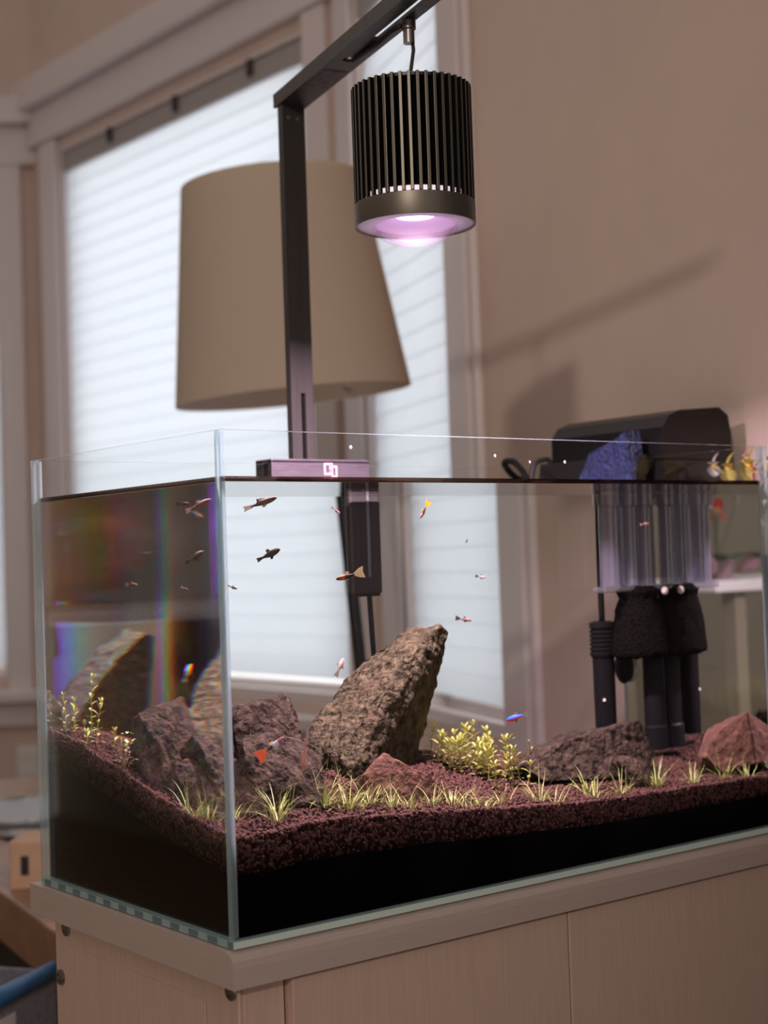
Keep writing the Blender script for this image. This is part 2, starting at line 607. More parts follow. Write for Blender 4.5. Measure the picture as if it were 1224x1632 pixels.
def stpart(mb, name, material, parent=st, smooth=False, auto=None):
    bmesh.ops.translate(mb.b, verts=mb.b.verts[:], vec=o3 if parent is st else Vector((0, 0, 0)))
    return mb.build(name, material, parent, smooth=smooth, auto=auto)


mb = MB()
# worktop with rounded front nose: profile in (y, z) extruded along x
prof = [(0.318, -0.001), (0.004, -0.001), (-0.002, -0.003), (-0.0055, -0.007), (-0.006, -0.012), (-0.006, -0.026), (0.318, -0.026)]
mb.prism(prof, -0.0045, 0.628, axis=0)
stpart(mb, 'worktop', M_CABTOP)
mb = MB()
mb.box((0.010, 0.012, FLOOR), (0.028, 0.302, -0.026), bev=0.0008)
side = stpart(mb, 'side_panel', M_CAB)
mb = MB()
mb.box((0.596, 0.012, FLOOR), (0.614, 0.302, -0.026), bev=0.0008)
stpart(mb, 'side_panel', M_CAB)
mb = MB()
mb.box((0.0085, 0.055, FLOOR + 0.1), (0.0098, 0.283, -0.048), bev=0.0004)
stpart(mb, 'inset_panel', M_CAB)
mb = MB()
mb.box((0.028, 0.290, FLOOR), (0.596, 0.300, -0.026))
stpart(mb, 'back_panel', M_CAB)
mb = MB()
mb.box((0.012, 0.008, FLOOR), (0.0455, 0.0118, -0.0265), bev=0.0006)
stpart(mb, 'stile', M_CAB)
for x0, x1 in ((0.0475, 0.3185), (0.3200, 0.6120)):
    mb = MB()
    mb.box((x0, 0.000, FLOOR + 0.06), (x1, 0.0115, -0.0285), bev=0.0009)
    stpart(mb, 'door', M_CAB)
for y, z in ((0.279, -0.033 - 0.002), (0.298 - 0.006, -0.078), (0.020, -0.034)):
    mb = MB()
    mb.lathe([(0.0, 0.0032), (0.0026, 0.0030), (0.0026, 0.0012), (0.0032, 0.0012), (0.0034, 0.0034), (0.0062, 0.0026), (0.0066, 0.0), (0.0, 0.0)], seg=20)
    bo = mb.build('connector_bolt', M_STEEL, st, smooth=True, auto=35)
    bo.rotation_euler = (0, R(-90), 0)
    bo.location = Vector((0.0103, y, z)) + o3

# ------------------------------------------------------------------ tank
tank = thing('aquarium', 'rimless clear glass aquarium standing on the taupe cabinet', 'aquarium')


def pane(name, lo, hi, edge_axes):
    mb = MB()
    mb.box(lo, hi, bev=0.0)
    bmesh.ops.recalc_face_normals(mb.b, faces=mb.b.faces[:])
    dims = [hi[i] - lo[i] for i in range(3)]
    th = dims.index(min(dims))
    for f in mb.b.faces:
        ax = max(range(3), key=lambda i: abs(f.normal[i]))
        f.material_index = 0 if ax == th else 1
    return mb.build(name, None, tank, mats=[M_PANE, M_EDGE])


pane('front_pane', (0, 0, G), (TX, G, TH), None)
pane('back_pane', (0, TY - G, G), (TX, TY, TH), None)
pane('side_pane', (0, G + 0.0004, G), (G, TY - G - 0.0004, TH), None)
pane('side_pane', (TX - G, G + 0.0004, G), (TX, TY - G - 0.0004, TH), None)

# bottom pane: reflections in the polished edge, painted as pale and dark teal bands
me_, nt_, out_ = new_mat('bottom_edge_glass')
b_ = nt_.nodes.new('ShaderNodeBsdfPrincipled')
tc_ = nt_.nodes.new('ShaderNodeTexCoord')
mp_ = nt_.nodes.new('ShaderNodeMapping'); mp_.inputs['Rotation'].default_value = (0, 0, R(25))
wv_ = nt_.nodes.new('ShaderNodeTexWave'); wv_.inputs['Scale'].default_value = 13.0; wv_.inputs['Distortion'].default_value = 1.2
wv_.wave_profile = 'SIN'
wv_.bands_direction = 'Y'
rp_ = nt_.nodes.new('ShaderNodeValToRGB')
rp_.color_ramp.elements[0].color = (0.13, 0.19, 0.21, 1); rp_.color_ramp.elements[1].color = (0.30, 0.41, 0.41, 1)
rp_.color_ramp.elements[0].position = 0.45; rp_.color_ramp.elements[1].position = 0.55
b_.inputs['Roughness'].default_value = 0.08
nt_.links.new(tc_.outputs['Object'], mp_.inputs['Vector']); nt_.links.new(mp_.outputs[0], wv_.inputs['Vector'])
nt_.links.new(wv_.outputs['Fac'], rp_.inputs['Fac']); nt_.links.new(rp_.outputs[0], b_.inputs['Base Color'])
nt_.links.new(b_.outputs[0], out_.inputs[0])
mb = MB()
mb.box((0, 0, 0.0), (TX, TY, G - 0.0002))
bmesh.ops.recalc_face_normals(mb.b, faces=mb.b.faces[:])
for f in mb.b.faces:
    f.material_index = 0 if f.normal.x < -.9 else 1
mb.build('bottom_pane', None, tank, mats=[MATS['bottom_edge_glass'], mat('bottom_pane_glass', (.62, .74, .68), .10)])
# silicone seams in the corners
for x, y in ((G, G), (TX - G, G), (G, TY - G), (TX - G, TY - G)):
    sx, sy = (1 if x < 0.3 else -1), (1 if y < 0.15 else -1)
    mb = MB()
    e = 0.00025
    mb.prism([(x + sx * e, y + sy * e), (x + sx * 0.0028, y + sy * e), (x + sx * e, y + sy * 0.0028)], G + 0.001, TH - 0.001, axis=2)
    mb.build('silicone_seam', M_SILICONE, tank)

# water body: sides refract, top passes lamp light and mirrors from below
g2 = 0.0004
mb = MB()
mb.box((G + g2, G + g2, G + 0.0006), (TX - G - g2, TY - G - g2, TW))
bmesh.ops.recalc_face_normals(mb.b, faces=mb.b.faces[:])
for f in mb.b.faces:
    if f.normal.z > 0.9:
        f.material_index = 1
    elif f.normal.x < -0.9:
        f.material_index = 2
water = mb.build('water', None, mats=[M_WATER, M_WTOP, M_WLEFT])
tag(water, 'clear water filling the aquarium almost to the rim', 'water')

# meniscus: rim of water climbing the glass
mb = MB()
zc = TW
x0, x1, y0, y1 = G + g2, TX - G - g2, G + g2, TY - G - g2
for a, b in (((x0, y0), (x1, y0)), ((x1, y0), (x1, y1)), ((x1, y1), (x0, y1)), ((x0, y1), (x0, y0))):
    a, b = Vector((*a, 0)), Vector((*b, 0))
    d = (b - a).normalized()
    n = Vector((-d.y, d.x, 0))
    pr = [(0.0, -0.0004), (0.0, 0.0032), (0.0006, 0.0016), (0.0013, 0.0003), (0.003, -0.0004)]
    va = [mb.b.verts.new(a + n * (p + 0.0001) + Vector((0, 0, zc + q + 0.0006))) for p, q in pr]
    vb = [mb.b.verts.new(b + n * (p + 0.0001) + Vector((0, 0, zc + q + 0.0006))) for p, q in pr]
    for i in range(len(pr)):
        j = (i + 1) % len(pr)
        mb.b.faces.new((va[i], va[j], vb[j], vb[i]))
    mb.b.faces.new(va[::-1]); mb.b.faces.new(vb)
mb.build('meniscus', glass_mat('painted_dark_waterline', 1.333, (.50, .40, .35)), water)  # brown tint paints in the dark refraction band at the waterline


# ------------------------------------------------------------------ substrate
def sstep(t):
    return t * t * (3 - 2 * t)


def zsoil(x, y):
    zf = float(np.interp(x, [0, .1, .2, .3, .37, .6], [.073, .075, .067, .059, .054, .050]))
    zb = float(np.interp(x, [0, .1, .2, .35, .45, .6], [.131, .126, .110, .084, .071, .060]))
    t = min(1, max(0, y / .305))
    t = 0.5 * sstep(t) + 0.5 * t
    return zf * (1 - t) + zb * t + 0.0016 * noise.noise(Vector((x * 30, y * 30, 0.3)))


SX0, SX1, SY0, SY1 = 0.0072, TX - 0.0072, 0.0072, TY - 0.0072


def zbase(x, y):
    d = float(np.interp(x, [0, .1, .3, .6], [0.026, 0.026, 0.020, 0.017]))
    return zsoil(x, y) - d


def heightbody(name, fz, zlow, material, nx=90, ny=46, parent=None, inset=0.0):
    mb = MB()
    g = []
    for j in range(ny + 1):
        row = []
        for i in range(nx + 1):
            x = SX0 + inset + (SX1 - SX0 - 2 * inset) * i / nx
            y = SY0 + inset + (SY1 - SY0 - 2 * inset) * j / ny
            row.append((mb.b.verts.new((x, y, fz(x, y))), x, y))
        g.append(row)
    for j in range(ny):
        for i in range(nx):
            mb.b.faces.new((g[j][i][0], g[j][i + 1][0], g[j + 1][i + 1][0], g[j + 1][i][0]))
    ring = [g[0][i] for i in range(nx)] + [g[j][nx] for j in range(ny)] + [g[ny][i] for i in range(nx, 0, -1)] + [g[j][0] for j in range(ny, 0, -1)]
    low = [mb.b.verts.new((x, y, zlow(x, y) if callable(zlow) else zlow)) for v, x, y in ring]
    n = len(ring)
    for i in range(n):
        mb.b.faces.new((ring[i][0], low[i], low[(i + 1) % n], ring[(i + 1) % n][0]))
    return mb.build(name, material, parent)


base = heightbody('black_lower_layer', zbase, 0.0062, M_BLACKLAYER)  # black layer below the brown granules, following the soil slope
tag(base, 'black lower layer pressed against the aquarium glass', 'substrate', kind='stuff')
soil = thing('aquarium_soil', 'dark reddish brown granular soil sloping across the aquarium floor', 'soil', kind='stuff')
heightbody('soil_bed', lambda x, y: zsoil(x, y) - 0.0012, lambda x, y: zbase(x, y) + 0.0004, M_SOILBED, parent=soil, inset=0.0012)
soil.children[0]['kind'] = 'stuff'

rng = np.random.default_rng(5)
# granules: small rounded lumps, one mesh
ico = bmesh.new()
bmesh.ops.create_icosphere(ico, subdivisions=1, radius=1.0)
iv = np.array([v.co[:] for v in ico.verts]); ifc = np.array([[v.index for v in f.verts] for f in ico.faces])
ico.free()
cent = []
for i in range(17500):
    x, y = rng.uniform(SX0 + 0.0015, SX1 - 0.0015), rng.uniform(SY0 + 0.0015, SY1 - 0.0015)
    cent.append((x, y, zsoil(x, y) - 0.0006 + rng.uniform(-0.0010, 0.0007)))
for i in range(4600):
    x = rng.uniform(SX0 + 0.0015, SX1 - 0.0015)
    y = SY0 + 0.0016
    cent.append((x, y + rng.uniform(0, 0.0012), zsoil(x, y) + 0.0004 - abs(rng.normal(0, 1)) ** 1.0 * (zsoil(x, y) - zbase(x, y)) * 0.62))
for i in range(2800):
    y = rng.uniform(SY0 + 0.0015, SY1 - 0.0015)
    x = SX0 + 0.0016
    cent.append((x + rng.uniform(0, 0.0012), y, zsoil(x, y) + 0.0004 - abs(rng.normal(0, 1)) ** 1.0 * (zsoil(x, y) - zbase(x, y)) * 0.62))
cent = np.array(cent)
nb = len(cent)
sc = rng.uniform(0.0012, 0.0021, (nb, 1, 1)) * rng.uniform(0.75, 1.2, (nb, 1, 3))
verts = iv[None] * sc * (1 + rng.uniform(-0.15, 0.15, (nb, 12, 1))) + cent[:, None, :]
verts[:, :, 0] = np.clip(verts[:, :, 0], SX0, SX1); verts[:, :, 1] = np.clip(verts[:, :, 1], SY0, SY1)
faces = (ifc[None] + (np.arange(nb) * 12)[:, None, None]).reshape(-1, 3)
me = bpy.data.meshes.new('granules')
me.from_pydata(verts.reshape(-1, 3).tolist(), [], faces.tolist())
me.materials.append(M_SOIL)
me.polygons.foreach_set('use_smooth', [True] * len(me.polygons))
go = bpy.data.objects.new('granules', me)
COL.objects.link(go)
go.parent = soil
go['kind'] = 'stuff'


# ------------------------------------------------------------------ rocks
def rock_mat(name, c1, c2, c3, scale=55, bump=0.9, stretch=(1, 1, 1)):
    m = mat(name, c1, 0.85, color2=c2, scale=scale, spec=0.07, bump=bump, bscale=150, stretch=stretch, detail=8, distort=0.6)
    nt = m.node_tree
    b = nt.nodes['Principled BSDF']
    ramp = [n for n in nt.nodes if n.type == 'VALTORGB'][0]
    e = ramp.color_ramp.elements.new(0.52)
    e.color = (*[(a + q) / 2 for a, q in zip(c1, c2)], 1)
    n = nt.nodes.new('ShaderNodeTexNoise'); n.inputs['Scale'].default_value = 17; n.inputs['Detail'].default_value = 6
    tc = [q for q in nt.nodes if q.type == 'TEX_COORD'][0]
    nt.links.new(tc.outputs['Object'], n.inputs['Vector'])
    r2 = nt.nodes.new('ShaderNodeValToRGB')
    r2.color_ramp.elements[0].position = 0.56; r2.color_ramp.elements[1].position = 0.70
    r2.color_ramp.elements[0].color = (0, 0, 0, 1); r2.color_ramp.elements[1].color = (1, 1, 1, 1)
    nt.links.new(n.outputs['Fac'], r2.inputs['Fac'])
    mx = nt.nodes.new('ShaderNodeMix'); mx.data_type = 'RGBA'
    nt.links.new(r2.outputs[0], mx.inputs['Factor'])
    nt.links.new(ramp.outputs[0], mx.inputs['A'])
    mx.inputs['B'].default_value = (*c3, 1)
    nt.links.new(mx.outputs['Result'], b.inputs['Base Color'])
    return m


M_ROCK = rock_mat('brown_lava_stone', (0.100, 0.079, 0.046), (0.012, 0.0095, 0.006), (0.066, 0.044, 0.028), scale=110)
M_ROCKD = rock_mat('dark_lava_stone', (0.062, 0.043, 0.030), (0.009, 0.0065, 0.005), (0.078, 0.049, 0.035), scale=90)
M_ROCKR = rock_mat('red_brown_stone', (0.125, 0.064, 0.045), (0.062, 0.030, 0.022), (0.16, 0.090, 0.066), scale=110, bump=0.5)


def rock(name, label, pts, material, seed=0, amp=0.004, cuts=4, freq=38, strata=0.0, sdir=(0.3, 0.2, 1)):
    b = bmesh.new()
    for p in pts:
        b.verts.new(p)
    r = bmesh.ops.convex_hull(b, input=b.verts[:])
    junk = [v for v in b.verts if not v.link_faces]
    bmesh.ops.delete(b, geom=junk, context='VERTS')
    for c in range(cuts):
        bmesh.ops.triangulate(b, faces=b.faces[:])
        long_e = sorted((e.calc_length() for e in b.edges), reverse=True)
        lim = max(0.0028, long_e[0] * 0.48)
        es = [e for e in b.edges if e.calc_length() > lim]
        if not es:
            break
        bmesh.ops.subdivide_edges(b, edges=es, cuts=1, use_grid_fill=False)
    bmesh.ops.triangulate(b, faces=b.faces[:])
    for k in range(2):
        bmesh.ops.smooth_vert(b, verts=b.verts[:], factor=0.35, use_axis_x=True, use_axis_y=True, use_axis_z=True)
    b.normal_update()
    sd = Vector(sdir).normalized()
    o = Vector((seed * 3.1, seed * 1.7, 0))
    new = []
    for v in b.verts:
        p = v.co
        n1 = noise.fractal(p * freq + o, 1.0, 2.0, 4)
        n2 = noise.noise(p * freq * 0.45 + o)
        n3 = abs(noise.noise(p * freq * 2.2 + o))
        h = amp * (0.6 * n1 + 0.8 * n2 - 0.5 * n3)
        if strata:
            h += strata * noise.noise(Vector((p.dot(sd) * 240, p.x * 14, p.y * 14)) + o)
        new.append(p + v.normal * h)
    for v, p in zip(b.verts, new):
        v.co = (min(max(p.x, SX0), TX - .0058), min(max(p.y, SY0), SY1), p.z)
    me = bpy.data.meshes.new(name)
    bmesh.ops.recalc_face_normals(b, faces=b.faces[:])
    b.to_mesh(me)
    b.free()
    me.materials.append(material)
    me.polygons.foreach_set('use_smooth', [True] * len(me.polygons))
    me.set_sharp_from_angle(angle=R(38))
    ob = bpy.data.objects.new(name, me)
    COL.objects.link(ob)
    return tag(ob, label, 'rock', 'aquascape rocks')


rock('rock', 'tall brown slab rock leaning over the middle of the aquarium', [
    (.300, .190, .205), (.314, .198, .198), (.308, .232, .200), (.288, .236, .203),
    (.258, .178, .189), (.242, .165, .174), (.214, .150, .150), (.194, .140, .132), (.172, .124, .100), (.166, .122, .070),
    (.158, .194, .114), (.154, .200, .095), (.176, .216, .131), (.205, .222, .158), (.238, .226, .181), (.157, .215, .075),
    (.297, .205, .150), (.290, .203, .128), (.274, .214, .066), (.228, .190, .066), (.192, .160, .066), (.270, .235, .066), (.302, .222, .160)], M_ROCK, 1, amp=0.0045, cuts=7, strata=0.0012)
rock('rock', 'russet topped rock behind the others left of the tall slab', [
    (.070, .150, .146), (.080, .185, .150), (.112, .165, .156), (.128, .172, .158), (.140, .190, .148), (.135, .215, .135), (.085, .215, .140),
    (.140, .150, .118), (.070, .140, .110), (.075, .22, .10), (.145, .215, .10), (.10, .14, .10)], M_ROCKD, 2, amp=0.005, cuts=6)
rock('rock', 'rounded grey brown rock low in front of the russet topped one', [
    (.046, .075, .128), (.060, .105, .138), (.085, .085, .134), (.108, .100, .128), (.122, .090, .110), (.050, .060, .100), (.085, .055, .100),
    (.120, .070, .080), (.05, .055, .07), (.10, .05, .068), (.125, .13, .09), (.06, .13, .12)], M_ROCKD, 3, amp=0.005, cuts=6)
rock('rock', 'jagged rock with a dark cleft seen through the side glass', [
    (.032, .155, .146), (.050, .175, .150), (.062, .150, .148), (.050, .120, .140), (.030, .125, .128), (.022, .150, .105), (.022, .110, .085),
    (.050, .085, .085), (.070, .130, .10), (.065, .18, .11), (.035, .180, .110)], M_ROCKD, 4, amp=0.005, cuts=6)
rock('rock', 'flat low rock at the foot of the jagged one', [
    (.030, .110, .118), (.045, .080, .116), (.060, .060, .104), (.045, .050, .080), (.025, .080, .085), (.028, .12, .09), (.07, .10, .12), (.07, .06, .07)],
    M_ROCKD, 9, amp=0.004, cuts=6)
rock('rock', 'small red brown pointed rock in front of the tall slab', [
    (.172, .070, .114), (.150, .066, .099), (.146, .075, .080), (.186, .062, .105), (.215, .062, .090), (.236, .066, .072), (.232, .085, .070),
    (.180, .095, .105), (.150, .095, .085), (.20, .10, .085), (.18, .055, .07), (.152, .058, .073)], M_ROCKR, 5, amp=0.002, cuts=6)
rock('rock', 'long dark rock lying in front of the filter tube', [
    (.350, .125, .080), (.370, .115, .094), (.405, .112, .099), (.440, .108, .100), (.468, .112, .105), (.492, .118, .108), (.505, .122, .100), (.515, .130, .075),
    (.380, .165, .090), (.440, .170, .100), (.490, .170, .098), (.51, .165, .07), (.35, .155, .07), (.36, .10, .066), (.43, .088, .062), (.50, .098, .060)],
    M_ROCKD, 6, amp=0.004, cuts=6, strata=0.001)
rock('rock', 'small rough rock leaning on the long dark one', [
    (.424, .060, .080), (.432, .068, .085), (.450, .060, .078), (.472, .062, .066), (.470, .075, .060), (.43, .085, .075), (.446, .048, .060), (.47, .052, .050),
    (.440, .05, .05)], M_ROCKD, 7, amp=0.003, cuts=5)
rock('rock', 'reddish rock at the right end of the aquarium', [
    (.540, .060, .070), (.552, .060, .088), (.572, .055, .100), (.5945, .048, .109), (.5945, .085, .102), (.565, .090, .092), (.545, .085, .070), (.5945, .035, .060),
    (.555, .045, .055), (.5945, .095, .060), (.55, .09, .055)], M_ROCKR, 8, amp=0.003, cuts=6)


# ------------------------------------------------------------------ plants
def blade(mb, p, direction, length, width, bend, rnd):
    d = Vector(direction).normalized()
    side = d.cross(Vector((0, 0, 1))).normalized()
    horiz = Vector((d.x, d.y, 0))
    if horiz.length < 0.01:
        horiz = Vector((rnd.uniform(-1, 1), rnd.uniform(-1, 1), 0))
    horiz.normalize()
    nseg = 4
    prev = None
    q = Vector(p)
    cur = d.copy()
    for i in range(nseg + 1):
        w = width * (1 - (i / nseg) ** 1.5) + 0.00012
        a = mb.b.verts.new(q + side * w * 0.5)
        c = mb.b.verts.new(q - side * w * 0.5)
        e = mb.b.verts.new(q + cur.cross(side).normalized() * w * 0.35)
        if prev:
            mb.b.faces.new((prev[0], a, e, prev[2])); mb.b.faces.new((prev[2], e, c, prev[1])); mb.b.faces.new((prev[1], c, a, prev[0]))
        prev = (a, c, e)
        cur = (cur + (horiz * 0.6 + Vector((0, 0, -0.55))) * bend).normalized()
        q = q + cur * (length / nseg)


def tuft(x, y, n, h, spread, seed, label):
    rnd = random.Random(seed)
    mb = MB()
    for i in range(n):
        a = rnd.uniform(0, 6.283)
        rr = abs(rnd.gauss(0, 0.0045)) * spread
        l = h * rnd.uniform(0.45, 1.45)
        tilt = abs(rnd.gauss(0.35, 0.3))
        d = (math.cos(a) * tilt, math.sin(a) * tilt, 1)
        px, py = x + math.cos(a) * rr, y + math.sin(a) * rr
        blade(mb, (px - x, py - y, zsoil(px, py) - zsoil(x, y) - 0.001), d, l, rnd.uniform(0.00065, 0.0011), rnd.uniform(0.02, 0.5), rnd)
    for v in mb.b.verts:
        v.co.x = min(max(v.co.x + x, SX0 + .0006), SX1 - .0006) - x
        v.co.y = min(max(v.co.y + y, SY0 + .0006), SY1 - .0006) - y
    o = mb.build('grass_tuft', M_GRASS, loc=(x, y, zsoil(x, y)))
    return tag(o, label, 'grass', 'hairgrass tufts on the soil')


TUFTS = [(.045, .069, 18, .022, 1.0, 'sparse grass tuft close to the near glass corner, right of the edge'),
         (.056, .034, 34, .028, 1.3, 'bushy grass tuft nearest the front glass at the corner'),
         (.060, .060, 20, .026, 1.2, 'thin grass tuft behind the bushy corner tuft'),
         (.088, .070, 34, .028, 1.4, 'arching grass tuft below the pink brown guppy'),
         (.108, .058, 44, .030, 1.6, 'dense grass tuft in the middle of the front row'),
         (.122, .040, 44, .026, 1.6, 'low dense grass tuft in front of the tall slab'),
         (.148, .052, 30, .024, 1.5, 'grass tuft at the left foot of the red brown rock'),
         (.160, .036, 26, .022, 1.5, 'short grass tuft in front of the red brown rock'),
         (.177, .033, 24, .021, 1.6, 'spreading grass tuft before the middle of the red brown rock'),
         (.203, .040, 24, .021, 1.5, 'grass tuft at the right foot of the red brown rock'),
         (.220, .034, 24, .018, 1.6, 'low grass tuft right of the red brown rock'),
         (.232, .022, 20, .016, 1.6, 'pale low grass tuft near the front glass below the bush'),
         (.248, .024, 18, .017, 1.5, 'flattened grass tuft under the green stem bush'),
         (.272, .034, 20, .018, 1.5, 'grass tuft in front of the tall stem plant'),
         (.312, .030, 24, .024, 1.3, 'loose grass tuft left of the long dark rock'),
         (.322, .020, 18, .020, 1.2, 'small grass tuft in front of the long dark rock'),
         (.384, .055, 22, .030, 1.0, 'upright tall grass tuft against the long dark rock'),
         (.372, .022, 20, .018, 1.6, 'low grass tuft before the upright tall one'),
         (.408, .030, 26, .022, 1.2, 'grass tuft left of the small rough rock'),
         (.462, .042, 46, .026, 1.6, 'large bright grass tuft in front of the small rough rock'),
         (.502, .030, 22, .020, 1.5, 'pale grass tuft right of the small rough rock'),
         (.545, .034, 26, .024, 1.4, 'grass tuft near the right end of the aquarium'),
         (.575, .026, 20, .020, 1.4, 'last grass tuft by the right glass'),
         (.018, .067, 26, .026, 1.2, 'leaning grass tuft seen through the side glass'),
         (.027, .056, 22, .028, 1.2, 'long bladed grass tuft next to the near corner inside the side glass')]
for k, t in enumerate(TUFTS):
    tuft(*t[:5], k + 11, t[5])


def leaf_mesh(mb, p, d, length, width, curl=0.3):
    d = Vector(d).normalized()
    side = d.cross(Vector((0, 0, 1)))
    if side.length < 0.05:
        side = Vector((1, 0, 0))
    side.normalize()
    nrm = side.cross(d).normalized()
    p = Vector(p)
    prof = [(0, 0.12), (0.3, 0.85), (0.6, 1.0), (0.85, 0.6), (1.0, 0.03)]
    prev = None
    for t, w in prof:
        c = p + d * length * t + nrm * (-curl * length * t * t)
        a = mb.b.verts.new(c + side * width * w * 0.5 + nrm * width * 0.12 * w)
        e = mb.b.verts.new(c - side * width * w * 0.5 + nrm * width * 0.12 * w)
        m0 = mb.b.verts.new(c)
        if prev:
            mb.b.faces.new((prev[0], a, m0, prev[1])); mb.b.faces.new((prev[1], m0, e, prev[2]))
        prev = (a, m0, e)


def stem_plant(x, y, h, lean, seed, label, leaf=0.0065, pitch=0.0052, z=None, material=None, group='stem plants in the aquarium'):
    rnd = random.Random(seed)
    z = zsoil(x, y) if z is None else z
    t = thing('stem_plant', label, 'plant', (x, y, z), group)
    pts = []
    n = 8
    for i in range(n + 1):
        s = i / n
        pts.append(Vector((lean[0] * s * s + 0.0015 * math.sin(3 * s + seed), lean[1] * s * s, h * s - 0.003 * (1 - s))))
    mb = MB()
    mb.tube(pts, [0.0007 * (1 - 0.5 * i / n) for i in range(n + 1)], 6)
    mb.build('stem', M_STEM, t, smooth=True)
    mb = MB()
    k = 0
    zz = 0.004
    while zz < h:
        s = zz / h
        i = min(n - 1, int(s * n))
        p = pts[i].lerp(pts[i + 1], s * n - i)
        a0 = k * math.pi / 2 + seed
        l = leaf * (0.75 + 0.5 * rnd.random()) * (1.0 if s < 0.9 else 0.85)
        up = 0.35 + 0.9 * s * s
        for a in (a0, a0 + math.pi):
            leaf_mesh(mb, p, (math.cos(a), math.sin(a), up), l, l * 0.42, 0.25)
        zz += pitch
        k += 1
    for a in range(4):
        leaf_mesh(mb, pts[-1], (math.cos(a * 1.57 + seed), math.sin(a * 1.57 + seed), 1.3), leaf * 0.8, leaf * 0.32, 0.1)
    o = mb.build('leaves', material or M_LEAF, t)
    o['kind'] = 'stuff'
    return t


stem_plant(.046, .253, .050, (.004, -.004), 1, 'tallest leafy stem behind the side glass, reaching up over the soil slope', .0095)
stem_plant(.041, .238, .034, (.006, -.006), 2, 'leafy stem right of the tallest one by the side glass', .0095)
stem_plant(.056, .288, .024, (-.002, 0), 3, 'short leafy stem by the back corner of the side glass', .0088)
stem_plant(.040, .276, .018, (0, 0), 4, 'squat leafy stem between the corner stem and the tallest one', .0088, .004)
stem_plant(.014, .232, .010, (0, 0), 5, 'tiny leafy sprout low on the soil slope', .0090, .004)
stem_plant(.030, .284, .030, (-.002, .002), 6, 'faint leafy stem nearest the back edge of the side glass', .0078)
stem_plant(.030, .250, .012, (.002, 0), 7, 'small leafy sprout under the tallest stem', .0085, .004)
stem_plant(.060, .225, .014, (.004, 0), 8, 'low leafy sprout between the stems and the jagged rock', .0080, .004)
stem_plant(.325, .101, .040, (-.002, .002), 9, 'tall pale leafy stem standing left of the long dark rock', .0085, .0055)
stem_plant(.303, .093, .020, (-.003, .001), 10, 'short leafy stem in front of the bright green bush', .0090, .0045)
stem_plant(.338, .096, .018, (.004, .001), 12, 'leafy sprout at the left tip of the long dark rock', .0085, .0045)
stem_plant(.374, .141, .032, (-.006, .0), 13, 'thin bent stem rising behind the long dark rock', .0040, .011)
BUSH = [(.297, .200), (.299, .178), (.302, .160), (.309, .147), (.315, .133), (.315, .220), (.335, .205), (.339, .187), (.342, .168), (.335, .225),
        (.322, .190), (.325, .160), (.330, .145), (.311, .238), (.350, .150), (.318, .175), (.345, .215), (.330, .120), (.348, .130), (.306, .190), (.330, .175), (.320, .208), (.352, .190), (.305, .170), (.318, .150), (.336, .160), (.322, .232), (.340, .140)]
for k, (x, y) in enumerate(BUSH):
    rnd = random.Random(k + 40)
    stem_plant(x, y, rnd.uniform(.016, .034), (rnd.uniform(-.006, .006), rnd.uniform(-.004, .004)), 40 + k,
               'leafy stem within the bright green bush right of the tall slab', .0092, .0034, material=M_LEAFY, group='stems of the bright green bush')

# round leaved clump hanging by the jagged rock
cl = thing('carpet_plant', 'pale yellow round leaved clump beside the jagged rock', 'plant', (.020, .176, zsoil(.020, .176)))
rnd = random.Random(3)
mb = MB()
mb2 = MB()
for i in range(42):
    p = Vector((rnd.gauss(0.004, .005), rnd.gauss(-0.002, .007), rnd.uniform(-.004, .026)))
    a = rnd.uniform(0, 6.28)
    leaf_mesh(mb, p, (math.cos(a), math.sin(a), rnd.uniform(-.3, .6)), .0050, .0046, 0.2)
    if i % 6 == 0:
        mb2.tube([(p.x * .3, p.y * .3, -.004), (p.x * .7, p.y * .6, p.z * .6), p], .0005, 5)
lv = mb.build('leaves', M_LEAFY, cl)
lv['kind'] = 'stuff'
mb2.build('stems', M_STEM, cl, smooth=True)


# ------------------------------------------------------------------ fish
def grad_mat(name, stops, axis, rough=0.4, noise_amt=0.0):
    """colours by position along the fish body (object space, unit body)"""
    m, nt, out = new_mat(name)
    b = nt.nodes.new('ShaderNodeBsdfPrincipled')
    b.inputs['Roughness'].default_value = rough
    tc = nt.nodes.new('ShaderNodeTexCoord')
    sp = nt.nodes.new('ShaderNodeSeparateXYZ')
    nt.links.new(tc.outputs['Generated'], sp.inputs[0])
    rp = nt.nodes.new('ShaderNodeValToRGB')
    els = rp.color_ramp.elements
    els[0].position, els[0].color = stops[0][0], (*stops[0][1], 1)
    els[1].position, els[1].color = stops[-1][0], (*stops[-1][1], 1)
    for p, c in stops[1:-1]:
        e = els.new(p)
        e.color = (*c, 1)
    nt.links.new(sp.outputs[axis], rp.inputs[0])
    nt.links.new(rp.outputs[0], b.inputs['Base Color'])
    nt.links.new(b.outputs[0], out.inputs[0])
    return m


